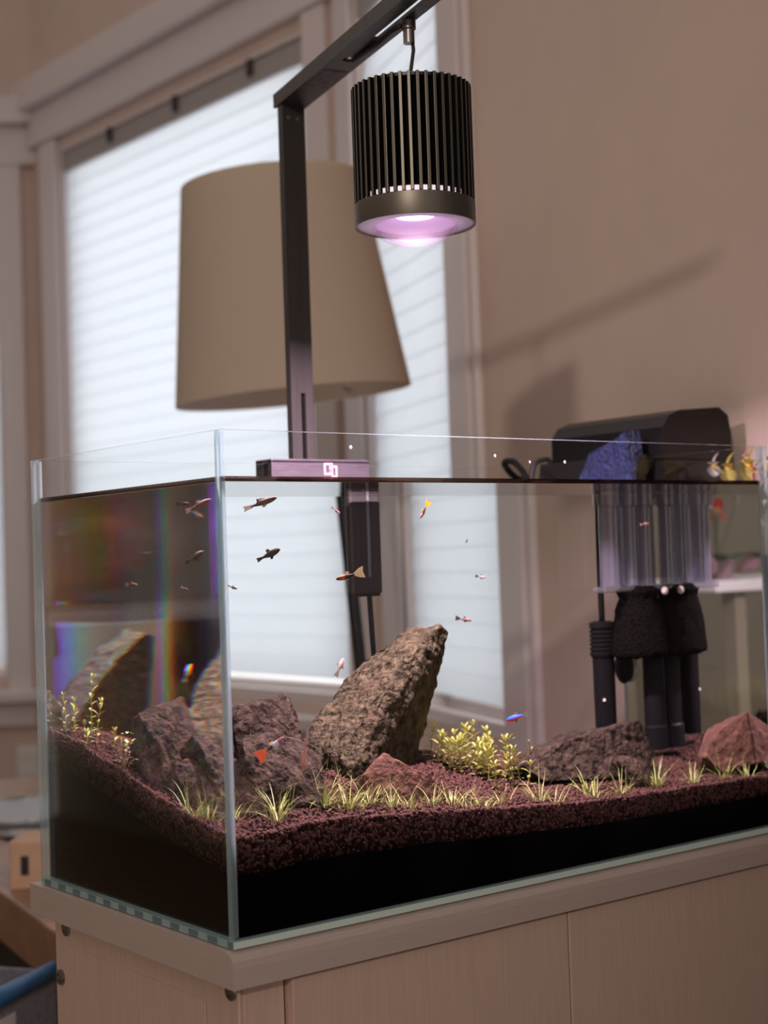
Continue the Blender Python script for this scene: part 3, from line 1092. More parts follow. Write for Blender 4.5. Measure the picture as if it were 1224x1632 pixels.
F_GREY = grad_mat('fish_grey_brown', [(0, (.16, .11, .10)), (.5, (.34, .22, .20)), (1, (.18, .12, .11))], 'X')
F_DARK = grad_mat('fish_olive', [(0, (.10, .08, .05)), (1, (.05, .045, .035))], 'X')
F_BLACKGOLD = grad_mat('fish_black_gold', [(0, (.01, .01, .01)), (.45, (.03, .02, .015)), (.6, (.35, .16, .05)), (1, (.06, .04, .03))], 'X')
F_RED = grad_mat('fish_red_brown', [(0, (.09, .04, .032)), (1, (.20, .08, .06))], 'X')
F_PINK = grad_mat('fish_pink', [(0, (.30, .14, .11)), (.5, (.50, .22, .18)), (1, (.40, .16, .14))], 'X')
F_KOI = grad_mat('fish_white_black', [(0, (.02, .02, .02)), (.3, (.04, .03, .03)), (.42, (.75, .75, .85)), (.62, (.70, .70, .80)), (.7, (.30, .10, .08)), (1, (.40, .15, .12))], 'X')
F_HALF = grad_mat('fish_pink_black', [(0, (.02, .02, .02)), (.5, (.03, .02, .02)), (.6, (.65, .20, .20)), (1, (.65, .25, .25))], 'X')
F_NEON = grad_mat('fish_blue_red', [(0, (.45, .01, .02)), (.42, (.50, .015, .03)), (.52, (.02, .10, .75)), (.8, (.03, .16, .9)), (1, (.10, .10, .14))], 'Z', rough=0.25)
F_CREAM = grad_mat('fish_white_brown', [(0, (.7, .68, .66)), (.5, (.45, .30, .25)), (1, (.35, .22, .18))], 'Z')
FIN_GREY = clear_mat('fin_grey', (0.8, 0.75, 0.72), 0.3, body=(.35, .26, .22), body_fac=.45)
FIN_YEL = clear_mat('fin_yellow', (0.9, 0.85, 0.6), 0.3, body=(.80, .55, .06), body_fac=.75)
FIN_PALE = clear_mat('fin_pale_yellow', (0.9, 0.88, 0.75), 0.3, body=(.70, .60, .35), body_fac=.55)
FIN_RED = mat('fin_red', (.85, .09, .03), .5, color2=(.75, .20, .06), scale=300)
FIN_DARK = clear_mat('fin_dark', (0.5, 0.45, 0.42), 0.3, body=(.05, .04, .035), body_fac=.7)
M_EYE = mat('fish_eye', (.01, .01, .01), .15)

ZV = Vector((0, 0, 1))


def fish(label, pos, length, ang, body, fin, tail, depth=0.26, tail_len=0.28, tail_w=0.26, yawdir=None, thick=0.16, dorsal=True):
    """ang: heading in the plane square to the viewer of the front glass, degrees"""
    heading = (_r0 * math.cos(R(ang)) + ZV * math.sin(R(ang))) if yawdir is None else Vector(yawdir)
    heading = heading.normalized()
    up = ZV - heading * heading.dot(ZV)
    if up.length < 0.15:
        up = _f - heading * heading.dot(_f)
    up.normalize()
    if abs(heading.z) > 0.8 and yawdir is None:
        side_ref = _f
        up = side_ref.cross(heading).normalized()
    y = up.cross(heading).normalized()
    t = thing('fish', label, 'fish', pos, 'small fish in the aquarium')
    rot = Matrix((heading, y, up)).transposed().to_4x4()
    t.rotation_euler = rot.to_euler()
    L = length
    bl = L * (1 - tail_len)
    xs = [0.5, .47, .40, .28, .12, -.05, -.20, -.34, -.44, -.5]
    hs = [.04, .30, .58, .85, 1.0, .95, .72, .45, .34, .30]
    mb = MB()
    rings = []
    seg = 10
    for x, h in zip(xs, hs):
        rr = []
        for k in range(seg):
            a = 2 * math.pi * k / seg
            hz = math.sin(a) * h * bl * depth * 0.5
            if math.sin(a) < 0:
                hz *= 1.12
            rr.append(mb.b.verts.new((x * bl + tail_len * L * 0.5, math.cos(a) * h * bl * thick * 0.5, hz)))
        rings.append(rr)
    for a, b in zip(rings[:-1], rings[1:]):
        for k in range(seg):
            mb.b.faces.new((a[k], a[(k + 1) % seg], b[(k + 1) % seg], b[k]))
    mb.b.faces.new(rings[0]); mb.b.faces.new(rings[-1][::-1])
    mb.build('body', body, t, smooth=True)

    def finmesh(name, poly, material, y0=0.0, fan=0.0):
        mb = MB()
        th = 0.00018
        a = [mb.b.verts.new((p[0], y0 + th + fan * abs(p[0]), p[1])) for p in poly]
        b = [mb.b.verts.new((p[0], y0 - th + fan * abs(p[0]), p[1])) for p in poly]
        mb.b.faces.new(a); mb.b.faces.new(b[::-1])
        for i in range(len(poly)):
            j = (i + 1) % len(poly)
            mb.b.faces.new((a[i], b[i], b[j], a[j]))
        mb.build(name, material, t)

    xt = -0.5 * bl + tail_len * L * 0.5
    w = tail_w * L
    finmesh('tail_fin', [(xt + .02 * L, .04 * L), (xt - tail_len * L * .5, w * .40), (xt - tail_len * L, w * .5), (xt - tail_len * L * .86, 0),
                         (xt - tail_len * L, -w * .5), (xt - tail_len * L * .5, -w * .40), (xt + .02 * L, -.04 * L)], tail)
    top = depth * bl * 0.5
    cx = tail_len * L * 0.5
    if dorsal:
        finmesh('dorsal_fin', [(cx + .02 * L, top * .88), (cx - .06 * L, top * 1.75), (cx - .16 * L, top * 1.55), (cx - .14 * L, top * .75)], fin)
    finmesh('belly_fin', [(cx + .06 * L, -top * .95), (cx - .02 * L, -top * 1.7), (cx - .10 * L, -top * 1.55), (cx - .08 * L, -top * .85)], fin)
    for s in (-1, 1):
        mb = MB()
        bmesh.ops.create_icosphere(mb.b, subdivisions=1, radius=0.028 * bl)
        e = mb.build('eye', M_EYE, t, smooth=True, loc=(cx + .38 * bl, s * thick * bl * .27, top * .18))
    return t


fish('grey brown fish swimming up near the surface at the left', (.0792, .10, .3097), .030, 17, F_GREY, FIN_GREY, FIN_GREY, .20, .24, .14)
fish('dark olive fish below the grey brown one', (.0942, .12, .2705), .022, 23, F_DARK, FIN_DARK, FIN_DARK, .30, .22, .16)
fish('black and gold guppy with a pale yellow fan tail before the dark bracket', (.1607, .10, .2521), .026, 192, F_BLACKGOLD, FIN_PALE, FIN_PALE, .25, .34, .36)
fish('tiny brown fish half hidden at the near glass edge', (.0520, .10, .2469), .009, -20, F_DARK, FIN_GREY, FIN_GREY)
fish('tiny reddish fish near the surface left of the bracket', (.198, .20, .3068), .010, -35, F_RED, FIN_GREY, FIN_GREY)
fish('small guppy with pink head and yellow tail near the surface', (.2492, .12, .3043), .017, -122, F_HALF, FIN_YEL, FIN_YEL, .24, .36, .36)
fish('tiny dark fish seen head on', (.3388, .20, .2779), .010, 0, F_DARK, FIN_DARK, FIN_DARK, yawdir=(-.60, -.76, -.15), thick=.22)
fish('small brown fish beside the edge of the narrow window', (.3533, .20, .2453), .011, -8, F_GREY, FIN_DARK, FIN_DARK, .34)
fish('red brown fish above the top of the tall slab', (.332, .20, .2079), .017, -10, F_RED, FIN_DARK, FIN_DARK, .24)
fish('pale fish slipping behind the tall slab', (.2144, .236, .1721), .018, 62, F_CREAM, FIN_GREY, FIN_GREY, .34)
fish('guppy with white saddle and red tail over the low rocks', (.0500, .030, .1310), .027, 33, F_KOI, FIN_PALE, FIN_RED, .24, .36, .40)
fish('slender pink brown fish diving at the foot of the tall slab', (.0826, .036, .1255), .031, -102, F_PINK, FIN_GREY, FIN_GREY, .17, .34, .10, thick=.20)
fish('neon tetra with blue back and red belly beside the stem plant', (.3428, .12, .123), .022, 192, F_NEON, FIN_GREY, FIN_GREY, .30, .20, .22, thick=.20)
fish('small dark fish at the right foot of the tall slab', (.290, .212, .0935), .014, 3, F_DARK, FIN_DARK, FIN_DARK, .26)
fish('small red brown fish in front of the clear filter tubes', (.4977, .10, .2885), .011, 5, F_RED, FIN_GREY, FIN_GREY, .30)
fish('small red brown fish seen through the side glass', (.09, .215, .2500), .015, 0, F_RED, FIN_GREY, FIN_GREY, .34, yawdir=(.55, -.83, -.05))
fish('dark red fish just under the surface behind the side glass', (.100, .140, .3130), .014, 0, F_RED, FIN_DARK, FIN_DARK, .24, yawdir=(.55, -.83, 0))

# ------------------------------------------------------------------ aquarium light on its stand
AZ = 0.716
lamp_xy = Vector((0.245, 0.075, 0))
stand = thing('light_stand', 'black metal arm clamped on the back glass, holding the light', 'lamp stand', (0.282, 0.318, 0.343))
so = -Vector(stand.location)


def spart(mb, name, material, parent=stand, **k):
    if parent is stand:
        bmesh.ops.translate(mb.b, verts=mb.b.verts[:], vec=so)
    return mb.build(name, material, parent, **k)


mb = MB()
mb.box((.237, TY - 0.014, .343), (.353, TY - 0.0065 - 0.0, .3615), bev=.0008)
mb.box((.237, TY - 0.014, .3585), (.353, TY + 0.014, .3625), bev=.0008)
mb.box((.237, TY + 0.001, .343), (.353, TY + 0.014, .3615), bev=.0008)
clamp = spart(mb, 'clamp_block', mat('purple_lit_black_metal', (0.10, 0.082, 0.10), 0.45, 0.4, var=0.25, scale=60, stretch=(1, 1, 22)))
# emblem: two linked outline rectangles
mb = MB()
ye = TY - 0.0142
def erect(x0, x1, z0, z1, t):
    mb.box((x0, ye - .0003, z0), (x0 + t, ye, z1)); mb.box((x1 - t, ye - .0003, z0), (x1, ye, z1))
    mb.box((x0 + t, ye - .0003, z0), (x1 - t, ye, z0 + t)); mb.box((x0 + t, ye - .0003, z1 - t), (x1 - t, ye, z1))
erect(.2975, .3055, .3475, .3590, .0017)
erect(.3062, .3130, .3450, .3565, .0017)
mb.box((.3040, ye - .0003, .3505), (.3070, ye, .3525))
spart(mb, 'emblem', mat('pink_emblem', (.55, .30, .37), .5))
mb = MB()
# post with a vertical slot near its foot
px0, px1 = .2815, .3080
py0, py1 = TY + .0145, TY + .0185
mb.box((px0, py0, .230), (px0 + .0115, py1, .430)); mb.box((px0 + .0170, py0, .230), (px1, py1, .430))
mb.box((px0, py0, .430), (px1, py1, AZ + .004)); mb.box((px0 + .0115, py0, .230), (px0 + .017, py1, .240))
mb.box((px0, py1, .230), (px0 + .0025, py1 + .004, AZ + .004)); 
spart(mb, 'post', M_DARKMETAL)
mb = MB()
mb.box((px0 + .004, py1 + .0002, .300), (px0 + .022, py1 + .0022, .432), bev=.0005)
spart(mb, 'slot_backing', mat('matte_black', (.004, .004, .004), .9, spec=.05))
mb = MB()
mb.box((.268, TY + .003, .232), (.3030, TY + .0115, .343), bev=.003)
spart(mb, 'clamp_plate', M_DARKMETAL)
mb = MB()
mb.box((.2865, TY + .0022, .248), (.2895, TY + .0030, .335), bev=.0003)
spart(mb, 'slot_strip', mat('worn_metal_edge', (.25, .26, .26), .4, .6))
for x in (.2895, .3000):
    mb = MB()
    mb.lathe([(0, .0014), (.0012, .0014), (.0012, .0004), (.0024, .0004), (.0026, 0), (0, 0)], seg=14)
    b0 = mb.build('screw', M_STEEL, stand, smooth=True, auto=30)
    b0.rotation_euler = (R(90), 0, 0)
    b0.location = Vector((x, py0, .703)) + so
# arm: channel running forward over the tank
adir = Vector((-.235, -.972, 0)).normalized()
aside = Vector((-adir.y, adir.x, 0))
am = Matrix(((adir.x, aside.x, 0, .2975), (adir.y, aside.y, 0, TY + .022), (0, 0, 1, AZ), (0, 0, 0, 1)))
mb = MB()
AL = 0.600
# hole near 0.155 along the arm, slot further on
hx = 0.150
hw = 0.0145
mb.box((-.006, -hw, 0), (.012, -.004, .003), m=am); mb.box((-.006, .004, 0), (.012, hw, .003), m=am)
mb.box((-.006, -.004, 0), (.002, .004, .003), m=am); mb.box((.007, -.004, 0), (.012, .004, .003), m=am)
mb.box((.012, -hw, 0), (hx - .009, hw, .003), m=am)
# ring around the round hole
seg = 24
outer = [(hx + x, y) for x, y in ((-.009, -hw), (.009, -hw), (.009, hw), (-.009, hw))]
def sqpt(a):
    c, s = math.cos(a), math.sin(a)
    k = min(.009 / max(abs(c), 1e-6), hw / max(abs(s), 1e-6))
    return (hx + c * k, s * k)
for k in range(seg):
    a0, a1 = 2 * math.pi * k / seg, 2 * math.pi * (k + 1) / seg
    q = [(hx + math.cos(a0) * .0068, math.sin(a0) * .0068), sqpt(a0), sqpt(a1), (hx + math.cos(a1) * .0068, math.sin(a1) * .0068)]
    lo = [mb.b.verts.new(am @ Vector((x, y, 0))) for x, y in q]
    hi = [mb.b.verts.new(am @ Vector((x, y, .003))) for x, y in q]
    mb.b.faces.new(lo); mb.b.faces.new(hi[::-1])
    mb.b.faces.new((lo[0], hi[0], hi[3], lo[3]))
mb.box((hx + .009, -hw, 0), (.205, hw, .003), m=am)
mb.box((.205, -hw, 0), (AL - .02, -.003, .003), m=am); mb.box((.205, .003, 0), (AL - .02, hw, .003), m=am)
mb.box((AL - .02, -hw, 0), (AL, hw, .003), m=am)
# upstanding flange along the far side of the arm
mb.box((-.006, -hw - .002, -.0006), (AL, -hw, .013), m=am)
arm = spart(mb, 'arm', M_DARKMETAL)
# faint printed label under the arm
mb = MB()
mb.box((.062, -.011, -.0004), (.118, .011, -.0001), m=am)
lab = spart(mb, 'printed_label', mat('faded_label', (.17, .13, .15), .6, color2=(.07, .06, .07), scale=140))
# power cord from the light along the arm and down the post
mb = MB()
la = am.inverted() @ Vector((lamp_xy.x, lamp_xy.y, AZ))
mb.tube([am @ Vector((la.x, 0, -.006)), am @ Vector((la.x - .02, .001, -.0035)), am @ Vector((la.x - .05, .003, -.0030)), am @ Vector((hx + .006, .003, -.001)), am @ Vector((hx - .004, .002, .007)), am @ Vector((hx - .03, 0, .006)),
         am @ Vector((.03, 0, .006))], .0022, 8)
spart(mb, 'power_cord', M_RUBBER, smooth=True)
mb = MB()
mb.tube([(.292, TY + .012, .30), (.292, TY + .010, .235), (.294, TY + .010, .19), (.300, TY + .012, .12), (.310, TY + .014, .02)], .0024, 8)
spart(mb, 'hanging_cord', M_RUBBER, smooth=True)

# pendant light
LZ0, LZ1, LR = .541, .657, .0505
lamp = thing('pendant_light', 'black finned cylinder light hanging above the aquarium', 'lamp', (lamp_xy.x, lamp_xy.y, LZ0))
H = LZ1 - LZ0
mb = MB()
mb.lathe([(LR, 0), (LR + .0002, .0005), (LR + .0002, .0185), (LR - .001, .0190), (LR - .016, .0190), (LR - .016, .016), (LR - .002, .016), (LR - .002, .0003)], seg=64, closed=True)
mb.build('band', M_FIN, lamp, smooth=True, auto=40)
NF = 44
fm = None
for k in range(NF):
    a = 2 * math.pi * k / NF
    if fm is None:
        mb = MB()
        mb.box((LR - .0095, -.00140, .0190), (LR, .00140, H), bev=.0004)
        bmesh.ops.recalc_face_normals(mb.b, faces=mb.b.faces[:])
        for f_ in mb.b.faces:
            f_.material_index = 1 if abs(f_.normal.y) > .8 else 0  # sides coloured black, putting the shade of the gaps into the fins
        f0 = mb.build('fin', None, lamp, mats=[M_FIN, mat('matte_black', (.004, .004, .004), .9, spec=.05)])
        fm = f0
        f = f0
    else:
        f = fm.copy()
        COL.objects.link(f)
        f.parent = lamp
    f.rotation_euler = (0, 0, a)
mb = MB()
mb.lathe([(0, .0265), (LR - .0105, .0265), (LR - .0105, H - .003), (0, H - .003)], seg=48)
mb.build('core', mat('matte_black', (.004, .004, .004), .9, spec=.05), lamp, smooth=True, auto=40)
mb = MB()
mb.lathe([(0, .0192), (LR - .0030, .0192), (LR - .0030, .0235), (LR - .0098, .0245), (0, .0245)], seg=48)
mb.build('light_leak_ring', mat('light_leak_glow', (.85, .78, .84), .5, emit=(1, .80, .92), estr=.55), lamp, smooth=True, auto=40)  # emission added to imitate LED light leaking out between the fins
mb = MB()
mb.lathe([(.0, H + .0002), (LR - .004, H + .0002), (LR - .004, H - .0025), (.0, H - .0025)], seg=40)
mb.build('top_ring', M_BLACK, lamp, smooth=True, auto=40)
mb = MB()
mb.lathe([(0, H), (.0038, H), (.0038, H + .013), (.0030, H + .015), (0, H + .015)], seg=20)
mb.build('cord_grip', M_STEEL, lamp, smooth=True, auto=40)
zt = AZ - LZ0
mb = MB()
mb.lathe([(0, zt - .020), (.0048, zt - .020), (.0048, zt - .009), (.0062, zt - .008), (.0062, zt - .001), (0, zt - .001)], seg=20)
mb.build('hanger', M_STEEL, lamp, smooth=True, auto=40)
mb = MB()
mb.tube([(.003, .0, zt - .012), (.0045, 0, zt - .025), (.002, 0, H + .022), (0, 0, H + .012)], .0016, 8)
mb.build('cord', M_RUBBER, lamp, smooth=True)
# underside: pale reflector ring, LED disc, glass lens
mb = MB()
mb.lathe([(.0165, .0088), (.033, .0014), (LR - .0022, .0012), (LR - .0022, .0026), (.0340, .0026), (.0165, .0105)], seg=48, closed=True)
mb.build('bezel', mat('lilac_bezel', (.62, .55, .78), .35, color2=(.75, .60, .78), scale=40), lamp, smooth=True, auto=40)
m_led, nt_, out_ = new_mat('led_emitter')
em = nt_.nodes.new('ShaderNodeEmission'); em.inputs[0].default_value = (1, .93, .96, 1); em.inputs[1].default_value = 12.0
nt_.links.new(em.outputs[0], out_.inputs[0])
mb = MB()
mb.lathe([(0, .0090), (.0135, .0090), (.0135, .0120), (0, .0120)], seg=32)
mb.build('led_disc', m_led, lamp)
mb = MB()
prof = [(.0365 * math.cos(t), .0010 - .0165 * math.sin(t)) for t in [i * math.pi / 2 / 10 for i in range(10)]] + [(0, -.0155)]
mb.lathe([(0, -.0120)] + [(.0335 * math.cos(t), .0008 - .0130 * math.sin(t)) for t in [i * math.pi / 2 / 8 for i in range(7, -1, -1)]] + prof, seg=40)
m_len = clear_mat('lilac_lens', (.97, .90, .98), .0, body=(.86, .66, .88), body_fac=.0006, f0=.0004, gmax=.5)
mb.build('lens', m_len, lamp, smooth=True, auto=50)
LIGHTCOL = (1.0, .86, .865)
ld = area_light('aquarium_lamp_light', lamp_xy + Vector((0, 0, LZ0 + .0030)), (0, 0, -1), .026, .026, 10.5, LIGHTCOL, 'DISK', 152)
# light thrown back up inside the lens bowl onto the bezel
ub = area_light('lamp_lens_glow', lamp_xy + Vector((0, 0, LZ0 - .012)), (0, 0, 1), .03, .03, .0018, (1, .80, .95), 'DISK', 175)

# ------------------------------------------------------------------ filter, intake, heater
hob = thing('hang_on_filter', 'smoky black box filter hung on the right side of the aquarium', 'aquarium filter', (.60, .20, .33))
ho = -Vector(hob.location)
def hpart(mb, name, material, parent=hob, **k):
    bmesh.ops.translate(mb.b, verts=mb.b.verts[:], vec=ho)
    return mb.build(name, material, parent, **k)
mb = MB()
mb.prism([(.602, .356), (.602, .388), (.612, .400), (.628, .406), (.690, .411), (.704, .403), (.708, .385), (.708, .356)], .128, .288, axis=1)
lid = hpart(mb, 'lid', M_SMOKED, smooth=True, auto=25)
mb = MB()
for lo, hi in (((.603, .130, .20), (.606, .286, .355)), ((.703, .130, .20), (.706, .286, .355)), ((.606, .130, .20), (.703, .133, .355)), ((.606, .283, .20), (.703, .286, .355)), ((.606, .133, .20), (.703, .283, .203))):
    mb.box(lo, hi)
hpart(mb, 'tank_body', M_SMOKE)
mb = MB()
mb.prism([(.578, .3605), (.6015, .3605), (.6015, .355), (.578, .328), (.572, .330)], .140, .282, axis=1)
hpart(mb, 'spillway', M_SMOKE)
mb = MB()
bmesh.ops.create_grid(mb.b, x_segments=2, y_segments=2, size=1)
mb.b.clear()
mb.prism([(.140, .331), (.220, .331), (.198, .366), (.162, .377), (.146, .385)], .5795, .5995, axis=0)
# keep it just inside the rim, above the water
bmesh.ops.translate(mb.b, verts=mb.b.verts[:], vec=(-.012, 0, .0))
foam = hpart(mb, 'blue_foam', M_BLUE)
mb = MB()
mb.tube(curve([(.570, .29, .33), (.575, .290, .358), (.590, .291, .366), (.604, .292, .360), (.609, .293, .30)]), .0028, 8)
hpart(mb, 'power_cord', M_RUBBER, smooth=True)
# intake
ink = thing('filter_intake', 'clear intake tubes with black sponge and long black tube by the right glass', 'filter intake', (.575, .22, .07))
ho = -Vector(ink.location)
def ipart(mb, name, material, **k):
    return hpart(mb, name, material, parent=ink, **k)
for x, r, y in ((.5315, .0132, .222), (.5585, .0105, .222), (.5795, .0105, .222)):
    mb = MB()
    mb.lathe([(r - .002, .232), (r, .230), (r, .308), (r + .0055, .309), (r + .0055, .3215), (r + .003, .3215), (r - .002, .308)], (x, y, 0), 28, closed=True)
    ipart(mb, 'clear_tube', M_CLEAR, smooth=True, auto=40)
mb = MB()
mb.box((.514, .208, .224), (.592, .236, .2295), bev=.0015)
ipart(mb, 'flange', M_CLEAR)
rnd = random.Random(9)
mb = MB()
mb.lathe([(0, .229), (.018, .2285), (.026, .224), (.022, .217), (.027, .205), (.0305, .185), (.0325, .168), (.0320, .161), (.024, .158), (0, .158)], (.5665, .222, 0), 40)
bmesh.ops.subdivide_edges(mb.b, edges=mb.b.edges[:], cuts=1, use_grid_fill=True)
mb.b.normal_update()
for v in mb.b.verts:
    v.co += v.normal * .0018 * noise.noise(v.co * 330) + v.normal * .0012 * noise.noise(v.co * 120)
    v.co.x = min(v.co.x, .5932)
ipart(mb, 'sponge', M_SPONGE, smooth=True)
mb = MB()
mb.lathe([(0, .066), (.0152, .066), (.0150, .088), (.0130, .090), (.0128, .160), (0, .160)], (.5835, .222, 0), 28)
for v in mb.b.verts:
    v.co.x = min(v.co.x, .5933)
ipart(mb, 'black_tube', M_WETBLACK, smooth=True, auto=40)
mb = MB()
bmesh.ops.create_icosphere(mb.b, subdivisions=2, radius=.0042)
bmesh.ops.translate(mb.b, verts=mb.b.verts[:], vec=(.5835, .1915, .2235))
ipart(mb, 'white_bead', mat('white_bead', (.85, .75, .70), .4), smooth=True)
# heater
he = thing('aquarium_heater', 'black ribbed heater standing left of the intake sponge', 'heater', (.531, .240, .075))
ho = -Vector(he.location)
def epart(mb, name, material, **k):
    return hpart(mb, name, material, parent=he, **k)
mb = MB()
mb.lathe([(0, .072), (.0122, .074), (.0126, .160), (0, .160)], (.531, .240, 0), 28)
epart(mb, 'body', M_WETBLACK, smooth=True, auto=40)
pr = [(0, .160), (.0135, .160)]
for i in range(6):
    z = .163 + i * .0042
    pr += [(.0150, z), (.0150, z + .0024), (.0132, z + .0028), (.0132, z + .0040)]
pr += [(.0150, .189), (.0150, .194), (.010, .1955), (0, .1955)]
mb = MB()
mb.lathe(pr, (.531, .240, 0), 28)
epart(mb, 'ribbed_cap', M_WETRUBBER, smooth=True, auto=30)
mb = MB()
mb.tube(curve([(.531, .240, .195), (.531, .240, .26), (.533, .242, .318), (.545, .262, .345), (.556, .292, .364), (.562, .314, .364), (.590, .322, .348), (.640, .326, .342)]), .0036, 8)
epart(mb, 'cord', M_WETRUBBER, smooth=True)
mb = MB()
mb.lathe([(0, .0), (.0150, .001), (.0165, .006), (.0120, .010), (0, .012)], seg=24)
cup = mb.build('suction_cup', M_WETRUBBER, he, smooth=True)
cup.rotation_euler = (0, R(-90), 0)
cup.location = Vector((.562, .2385, .148)) + ho
mb = MB()
mb.lathe([(.0125, 0), (.0155, .0012), (.0155, .003), (.0125, .003)], seg=24, closed=True)
ring = mb.build('pale_ring', mat('pale_ring', (.55, .60, .52), .5), he, smooth=True)
ring.rotation_euler = (0, R(90), 0)
ring.location = Vector((.563, .2385, .148)) + ho
mb = MB()
bmesh.ops.create_icosphere(mb.b, subdivisions=2, radius=.0020)
bmesh.ops.translate(mb.b, verts=mb.b.verts[:], vec=(.5235, .2300, .118))
epart(mb, 'indicator_light', mat('white_bead', (.85, .75, .70), .4), smooth=True)

he.location += Vector((.004, .012, 0))

# ------------------------------------------------------------------ floor lamp behind the tank
LT, LB = Vector((.705, .973, .836)), Vector((.730, .967, .513))
ax = (LT - LB).normalized()
foot = LB - ax * ((LB.z - FLOOR) / ax.z)
fl = thing('floor_lamp', 'tall floor lamp with a tilted taupe drum shade before the window', 'lamp', foot)
q = Vector((0, 0, 1)).rotation_difference(ax)
hl = (LT - LB).length
mb = MB()
mb.lathe([(.1765, 0), (.1780, 0), (.136, hl), (.1345, hl)], seg=64, closed=True)
sh = mb.build('lamp_shade', M_SHADE, fl, smooth=True, auto=50, loc=LB - foot)
sh.rotation_mode = 'QUATERNION'
sh.rotation_quaternion = q
mb = MB()
mb.lathe([(.1745, .002), (.1758, .002), (.1335, hl - .003), (.1322, hl - .003)], seg=64, closed=True)
ln = mb.build('lining', M_SHADEIN, sh, smooth=True, auto=50)
mb = MB()
for k in range(3):
    a = k * 2.094 + .4
    mb.tube([(0, 0, .06), (math.cos(a) * .172, math.sin(a) * .172, .012)], .0022, 6)
mb.build('spider_frame', M_STEEL, sh)
mb = MB()
mb.tube([foot * 0 + ax * .03, LB - foot + ax * .12], .0095, 16)
mb.build('pole', M_BLACK, fl, smooth=True, auto=50)
mb = MB()
mb.lathe([(0, 0), (.13, 0), (.13, .012), (.02, .022), (.012, .035), (0, .035)], seg=40)
mb.build('base', M_BLACK, fl, smooth=True, auto=40)
mb = MB()
mb.lathe([(0, .02), (.022, .03), (.030, .07), (.020, .11), (.012, .12), (0, .12)], seg=24)
bulb = mb.build('bulb', mat('frosted_bulb', (.8, .78, .74), .4), fl, smooth=True, loc=LB - foot + ax * .02)
bulb.rotation_mode = 'QUATERNION'
bulb.rotation_quaternion = q

# ------------------------------------------------------------------ clutter at the far left
M_DESK = mat('desk_wood', (.30, .16, .09), .45, var=.2, scale=10, stretch=(12, 1, 1))
dk = thing('wooden_desk', 'brown wooden desk standing left behind the aquarium', 'desk', (.243, .808, FLOOR))
dr = R(-9.7)
dk.rotation_euler = (0, 0, dr)
dz = -.17 - FLOOR
mb = MB()
mb.box((0, -.10, dz - .07), (.55, 1.35, dz), bev=.004)
mb.build('desktop', M_DESK, dk)
for x, y in ((.02, -.08), (.48, -.08), (.02, 1.28), (.48, 1.28)):
    mb = MB()
    mb.box((x, y, 0), (x + .05, y + .05, dz - .07), bev=.003)
    mb.build('leg', M_DESK, dk)
dm = Matrix.Translation((.243, .808, -.17)) @ Matrix.Rotation(dr, 4, 'Z')
mb = MB()
mb.box((.03, .0, 0), (.50, 1.25, dz - .0705), bev=.004)
mb.build('drawer_unit', mat('black_drawers', (.012, .011, .011), .6), dk)
bx = thing('cardboard_box', 'small cardboard box with a dark slot on the wooden desk', 'box', (.297, 1.056, -.1695))
bx.rotation_euler = (0, 0, -YAW)
mb = MB()
mb.box((0, 0, 0), (.12, .09, .066), bev=.002)
mb.build('carton', mat('cardboard', (.42, .28, .16), .8, var=.08, scale=30), bx)
mb = MB()
mb.box((.016, -.0008, .020), (.027, .0006, .046))
mb.build('slot', M_BLACK, bx)
for k, (x, y, w, l, z, rr, c) in enumerate(((.10, .62, .21, .30, 0, .1, 'lower white paper sheet lying on the wooden desk'), (.07, .70, .21, .30, .010, -.12, 'upper white paper sheet lying crosswise on another'))):
    mb = MB()
    nseg = 6
    g = [[mb.b.verts.new((w * i / nseg, l * j / nseg, z + .002 + .006 * math.sin(i * 1.1 + j * .7) ** 2)) for i in range(nseg + 1)] for j in range(nseg + 1)]
    for j in range(nseg):
        for i in range(nseg):
            mb.b.faces.new((g[j][i], g[j][i + 1], g[j + 1][i + 1], g[j + 1][i]))
    bmesh.ops.solidify(mb.b, geom=mb.b.faces[:], thickness=.0006)
    o = mb.build('paper_sheet', mat('white_paper', (.78, .76, .76), .7), smooth=True)
    o.matrix_world = dm @ Matrix.Translation((x, y, .0)) @ Matrix.Rotation(rr, 4, 'Z')
    tag(o, c, 'paper', 'papers on the desk')

bn = thing('storage_bin', 'grey fabric storage bin with a blue rim beside the cabinet', 'storage bin', (.042, .628, FLOOR))
bn.rotation_euler = (0, 0, math.atan2(.55, .83))  # broad side towards the window end of the room
zb = -.2 - FLOOR
BW, BD = .208, .17
mb = MB()
for lo, hi in (((0, 0, 0), (BW, .006, zb)), ((0, BD - .006, 0), (BW, BD, zb)), ((0, .006, 0), (.006, BD - .006, zb)), ((BW - .006, .006, 0), (BW, BD - .006, zb)), ((.006, .006, 0), (BW - .006, BD - .006, .006))):
    mb.box(lo, hi)
mb.build('fabric_wall', mat('grey_fabric', (.24, .24, .27), .9, var=.2, scale=120), bn)
mb = MB()
mb.tube([(-.002, .003, zb), (BW + .002, .003, zb)], .0105, 10)
mb.build('rim', mat('blue_rim', (.03, .16, .36), .45), bn, smooth=True)
mb = MB()
mb.box((.03, -.0016, zb - .14), (.120, -.0004, zb - .022), bev=.0003)
mb.build('label_card', mat('white_paper', (.78, .76, .76), .7), bn)

